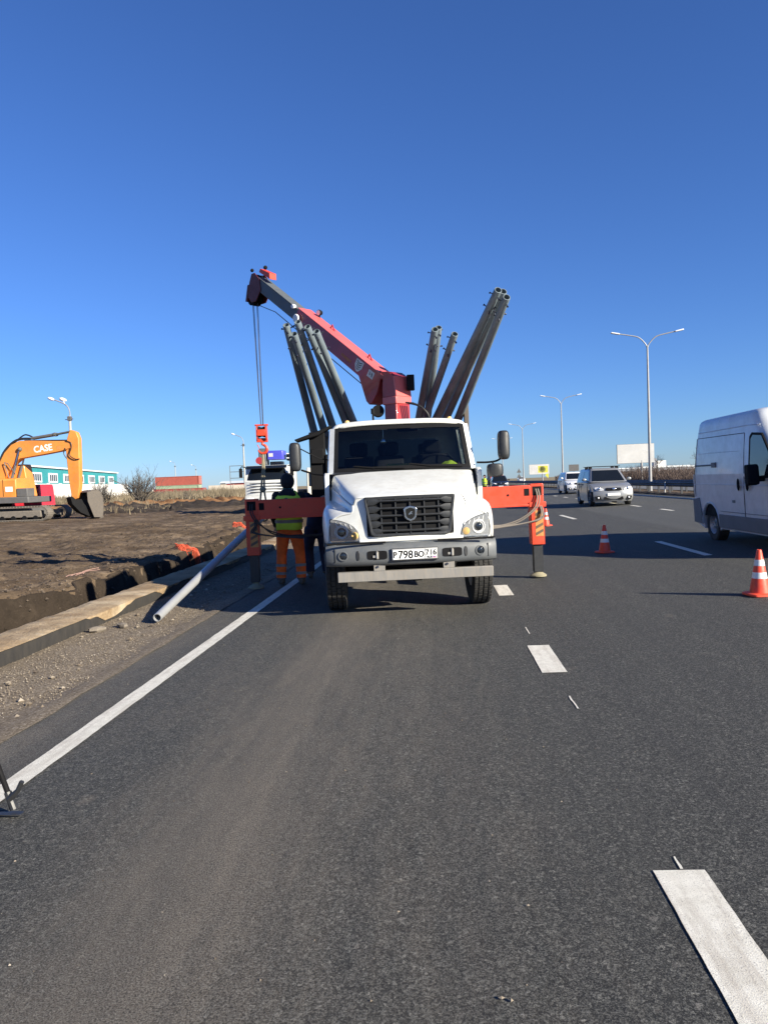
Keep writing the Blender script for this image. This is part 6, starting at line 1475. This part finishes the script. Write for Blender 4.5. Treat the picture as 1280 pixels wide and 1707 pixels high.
# ================================================================== people
def remeshed(b, voxel=.014):
    """fuse overlapping limb volumes into one continuous skin"""
    me = b.mesh('t', [M['skin']], 0); o = bpy.data.objects.new('t', me); col.objects.link(o)
    m = o.modifiers.new('r', 'REMESH'); m.mode = 'VOXEL'; m.voxel_size = voxel; m.use_smooth_shade = True
    s = o.modifiers.new('s', 'SMOOTH'); s.factor = .5; s.iterations = 4
    dg = bpy.context.evaluated_depsgraph_get(); dg.update(); out = bpy.data.meshes.new_from_object(o.evaluated_get(dg))
    bpy.data.objects.remove(o); return out
def person(label, loc, rz, J, top, legs, hood, vest=None, bands=None, group=None, scarf=None, fine=True):
    """J: joints in local metres, facing +y; one body mesh, clothes as children"""
    o = thing('person', label, 'person', loc, (0, 0, rz), group); b = MB()
    hip, ch, nk, hd = [Vector(J[k]) for k in ('hip', 'chest', 'neck', 'head')]
    def ell(c, rx, ry, n=20): return [Vector((c.x+rx*math.cos(2*math.pi*k/n), c.y+ry*math.sin(2*math.pi*k/n), c.z)) for k in range(n)]
    def mix(a, c, t): return a+(c-a)*t
    b.loft([ell(hip+Vector((0, 0, -.1)), .13, .1), ell(hip, .175, .125), ell(mix(hip, ch, .4), .17, .12), ell(mix(hip, ch, .8), .195, .13), ell(ch+Vector((0, 0, .06)), .205, .125), ell(mix(ch, nk, .6), .15, .1), ell(nk, .075, .075)])
    b.tube([nk-Vector((0, 0, .06)), mix(nk, hd, .6)], [.075, .06], 12)
    b.ball(hd, .105, 18, 14, (.86, 1.0, 1.18))
    b.ball(hd+Vector((0, .1, -.02)), .022, 8, 6, (1, 1.1, 1.2)); b.ball(hd+Vector((0, .07, -.09)), .05, 8, 6, (1, .8, .6))
    for s in (-1, 1): b.ball(hd+Vector((s*.092, 0, -.01)), .028, 8, 6, (.4, .7, 1.1))
    for k in ('L', 'R'):
        sh, el, wr = [Vector(J[q+k]) for q in ('sh', 'el', 'wr')]
        b.tube([sh, mix(sh, el, .5), el, mix(el, wr, .4), wr], [.075, .065, .055, .055, .042], 12); b.ball(sh, .08, 12, 8)
        h, kn, an = [Vector(J[q+k]) for q in ('h', 'kn', 'an')]
        b.tube([h, mix(h, kn, .3), mix(h, kn, .75), kn, mix(kn, an, .35), mix(kn, an, .8), an], [.105, .11, .092, .083, .085, .08, .078], 14)
        b.ball(an+Vector((0, .06, -.045)), .055, 12, 8, (.95, 2.3, .75)); b.ball(an+Vector((0, -.03, -.04)), .05, 10, 8, (.95, 1.1, .85))
    body = remeshed(b, .014 if fine else .03)
    # hands with palm, four fingers and thumb, appended to the body mesh
    hb = MB()
    for k in ('L', 'R'):
        el, wr = Vector(J['el'+k]), Vector(J['wr'+k]); d = (wr-el).normalized(); sgn = 1 if k == 'R' else -1
        a = d.cross(Vector((0, 0, 1)));
        if a.length < .3: a = Vector((0, 1, 0))
        a.normalize(); n = d.cross(a)
        hb.tube([wr-d*.02, wr+d*.04, wr+d*.09], [.032, .036, .03], 8)
        for i in range(4):
            r0 = wr+d*.085+a*(-.03+.02*i); ln = (.065, .075, .072, .055)[i]; hb.tube([r0, r0+d*ln*.5+n*.006, r0+d*ln*.8+n*.022, r0+d*ln*.95+n*.04], [.01, .0095, .009, .007], 6)
        r0 = wr+d*.03-a*.03; hb.tube([r0, r0+d*.03-a*.025+n*.01, r0+d*.055-a*.03+n*.02], [.012, .011, .008], 6)
    hm = hb.mesh('h', [M['skin']], 40)
    bm = bmesh.new(); bm.from_mesh(body); nb = len(bm.faces); bm.from_mesh(hm); bm.faces.ensure_lookup_table()
    ank = min(Vector(J['anL']).z, Vector(J['anR']).z)+.03; waist = hip.z+.02
    for i, f in enumerate(bm.faces):
        c = f.calc_center_median(); f.smooth = True
        if i >= nb: f.material_index = 0; continue
        dl = min((c-Vector(J[q])).length for q in ('wrL', 'wrR'))
        if dl < .05: f.material_index = 0
        elif (c-hd).length < .16 and c.z > nk.z+.05: f.material_index = 0
        elif c.z < ank: f.material_index = 3
        elif c.z < waist and min((c-Vector(J['el'+k])).length for k in 'LR') > .12 and min((c-Vector(J['wr'+k])).length for k in 'LR') > .17: f.material_index = 2
        else: f.material_index = 1
    me = bpy.data.meshes.new('body'); bm.to_mesh(me); bm.free()
    for q in (M['skin'], top, legs, M['boot']): me.materials.append(q)
    obj_from(me, 'body', o)
    # knitted hat or hood
    h2 = MB(); h2.ball(hd+Vector((0, -.015, .012)), .125, 18, 14, (.92, .98, 1.12)); h2.v = [v for v in h2.v]
    keep = MB(); keep.v = h2.v; fs = []
    for f in h2.f:
        c = sum((Vector(h2.v[i]) for i in f), Vector())/len(f)
        if not (c.y > hd.y+.05 and c.z < hd.z+.055): fs.append(f)
    keep.f = fs; keep.m = [0]*len(fs); ho = keep.build('hood', hood, o, smooth=60, recalc=False); sd_ = ho.modifiers.new('t', 'SOLIDIFY'); sd_.thickness = .012
    if scarf:
        c = MB(); c.loft([ell(mix(nk, hd, .25)+Vector((0, -.02, 0)), .085, .09), ell(nk+Vector((0, -.03, -.02)), .1, .1), ell(mix(nk, ch, .75)+Vector((0, -.1, 0)), .07, .075), ell(mix(nk, ch, 1.3)+Vector((0, -.11, 0)), .055, .06)], True); c.build('scarf_hood', scarf, o, smooth=60)
    if scarf:
        c = MB(); c.ball(mix(nk, ch, .55)+Vector((0, -.085, .0)), .12, 16, 12, (1.25, .55, 1.15)); c.build('jacket_hood', hood, o, smooth=60)
    if vest:
        v = MB(); rings = []
        lo = mix(hip, ch, -.08)
        for c, rx, ry in ((lo, .215, .165), (mix(hip, ch, .3), .212, .162), (mix(hip, ch, .75), .228, .165), (ch+Vector((0, 0, .02)), .235, .16), (ch+Vector((0, 0, .09)), .215, .15), (mix(ch, nk, .72), .16, .125), (mix(ch, nk, .95), .11, .105)):
            rings.append([p+Vector((0, 0, .006*math.sin(7*k))) for k, p in enumerate(ell(c, rx, ry, 28))])
        v.loft(rings, False); ve = v.build('vest', vest, o, smooth=60, recalc=True); s_ = ve.modifiers.new('t', 'SOLIDIFY'); s_.thickness = .006
        for t in (.25, .62):
            c = mix(hip, ch, t); r = MB(); r.loft([ell(c+Vector((0, 0, -.025)), .228, .174, 28), ell(c+Vector((0, 0, .025)), .23, .175, 28)], False); r.build('reflective_stripe', M['reflect'], ve, smooth=60)
    if bands:
        for k in 'LR':
            kn, an = Vector(J['kn'+k]), Vector(J['an'+k])
            for t in bands:
                c = mix(kn, an, t); d = (an-kn).normalized(); r = MB(); rr = .09 if t < .5 else .086; r.tube([c-d*.022, c+d*.022], [rr+.003, rr], 18, cap=False); r.build('reflective_band', M['reflect'], o, smooth=60)
    return o
# nearest worker, seen from behind, hands on the load
J1 = dict(hip=(0, 0, .93), chest=(.0, .02, 1.34), neck=(-.0, .05, 1.53), head=(-.02, .09, 1.665), shL=(-.2, .03, 1.44), elL=(-.27, .0, 1.16), wrL=(-.24, .1, .93), shR=(.2, .04, 1.43), elR=(.36, .2, 1.27), wrR=(.46, .36, 1.36), hL=(-.1, 0, .88), knL=(-.15, .02, .48), anL=(-.165, -.01, .09), hR=(.1, 0, .88), knR=(.155, .03, .48), anR=(.17, -.0, .09))
person('worker in yellow vest and orange trousers with his back turned behind the left outrigger', (-2.375, 11.98, -.012), rad(-3), J1, M['blackjacket'], M['orangetrousers'], M['blackjacket'], M['vestyellow'], (.42, .75), scarf=M['greenscarf'])
# second worker in dark clothes beside the bed, leaning to the load
J2 = dict(hip=(0, 0, .92), chest=(.06, .1, 1.31), neck=(.09, .15, 1.49), head=(.12, .2, 1.615), shL=(-.13, .1, 1.4), elL=(-.2, .3, 1.22), wrL=(-.05, .5, 1.25), shR=(.26, .13, 1.4), elR=(.42, .25, 1.25), wrR=(.5, .42, 1.38), hL=(-.1, 0, .88), knL=(-.14, .08, .48), anL=(-.13, .0, .09), hR=(.1, 0, .88), knR=(.12, .06, .48), anR=(.16, -.02, .09))
person('worker in dark navy clothes standing in the shade beside the truck bed', (-2.06, 12.75, -.01), rad(12), J2, M['navy'], M['navy'], M['blackjacket'])
J3 = {k: v for k, v in J1.items()}; J3.update(elR=(.26, .02, 1.16), wrR=(.25, .1, .93))
person('distant worker in a yellow vest seen between the cab and the mirror', (3.95, 60, road_z(3.95)), rad(150), J3, M['blackjacket'], M['navy'], M['blackjacket'], M['vestyellow'], fine=False)
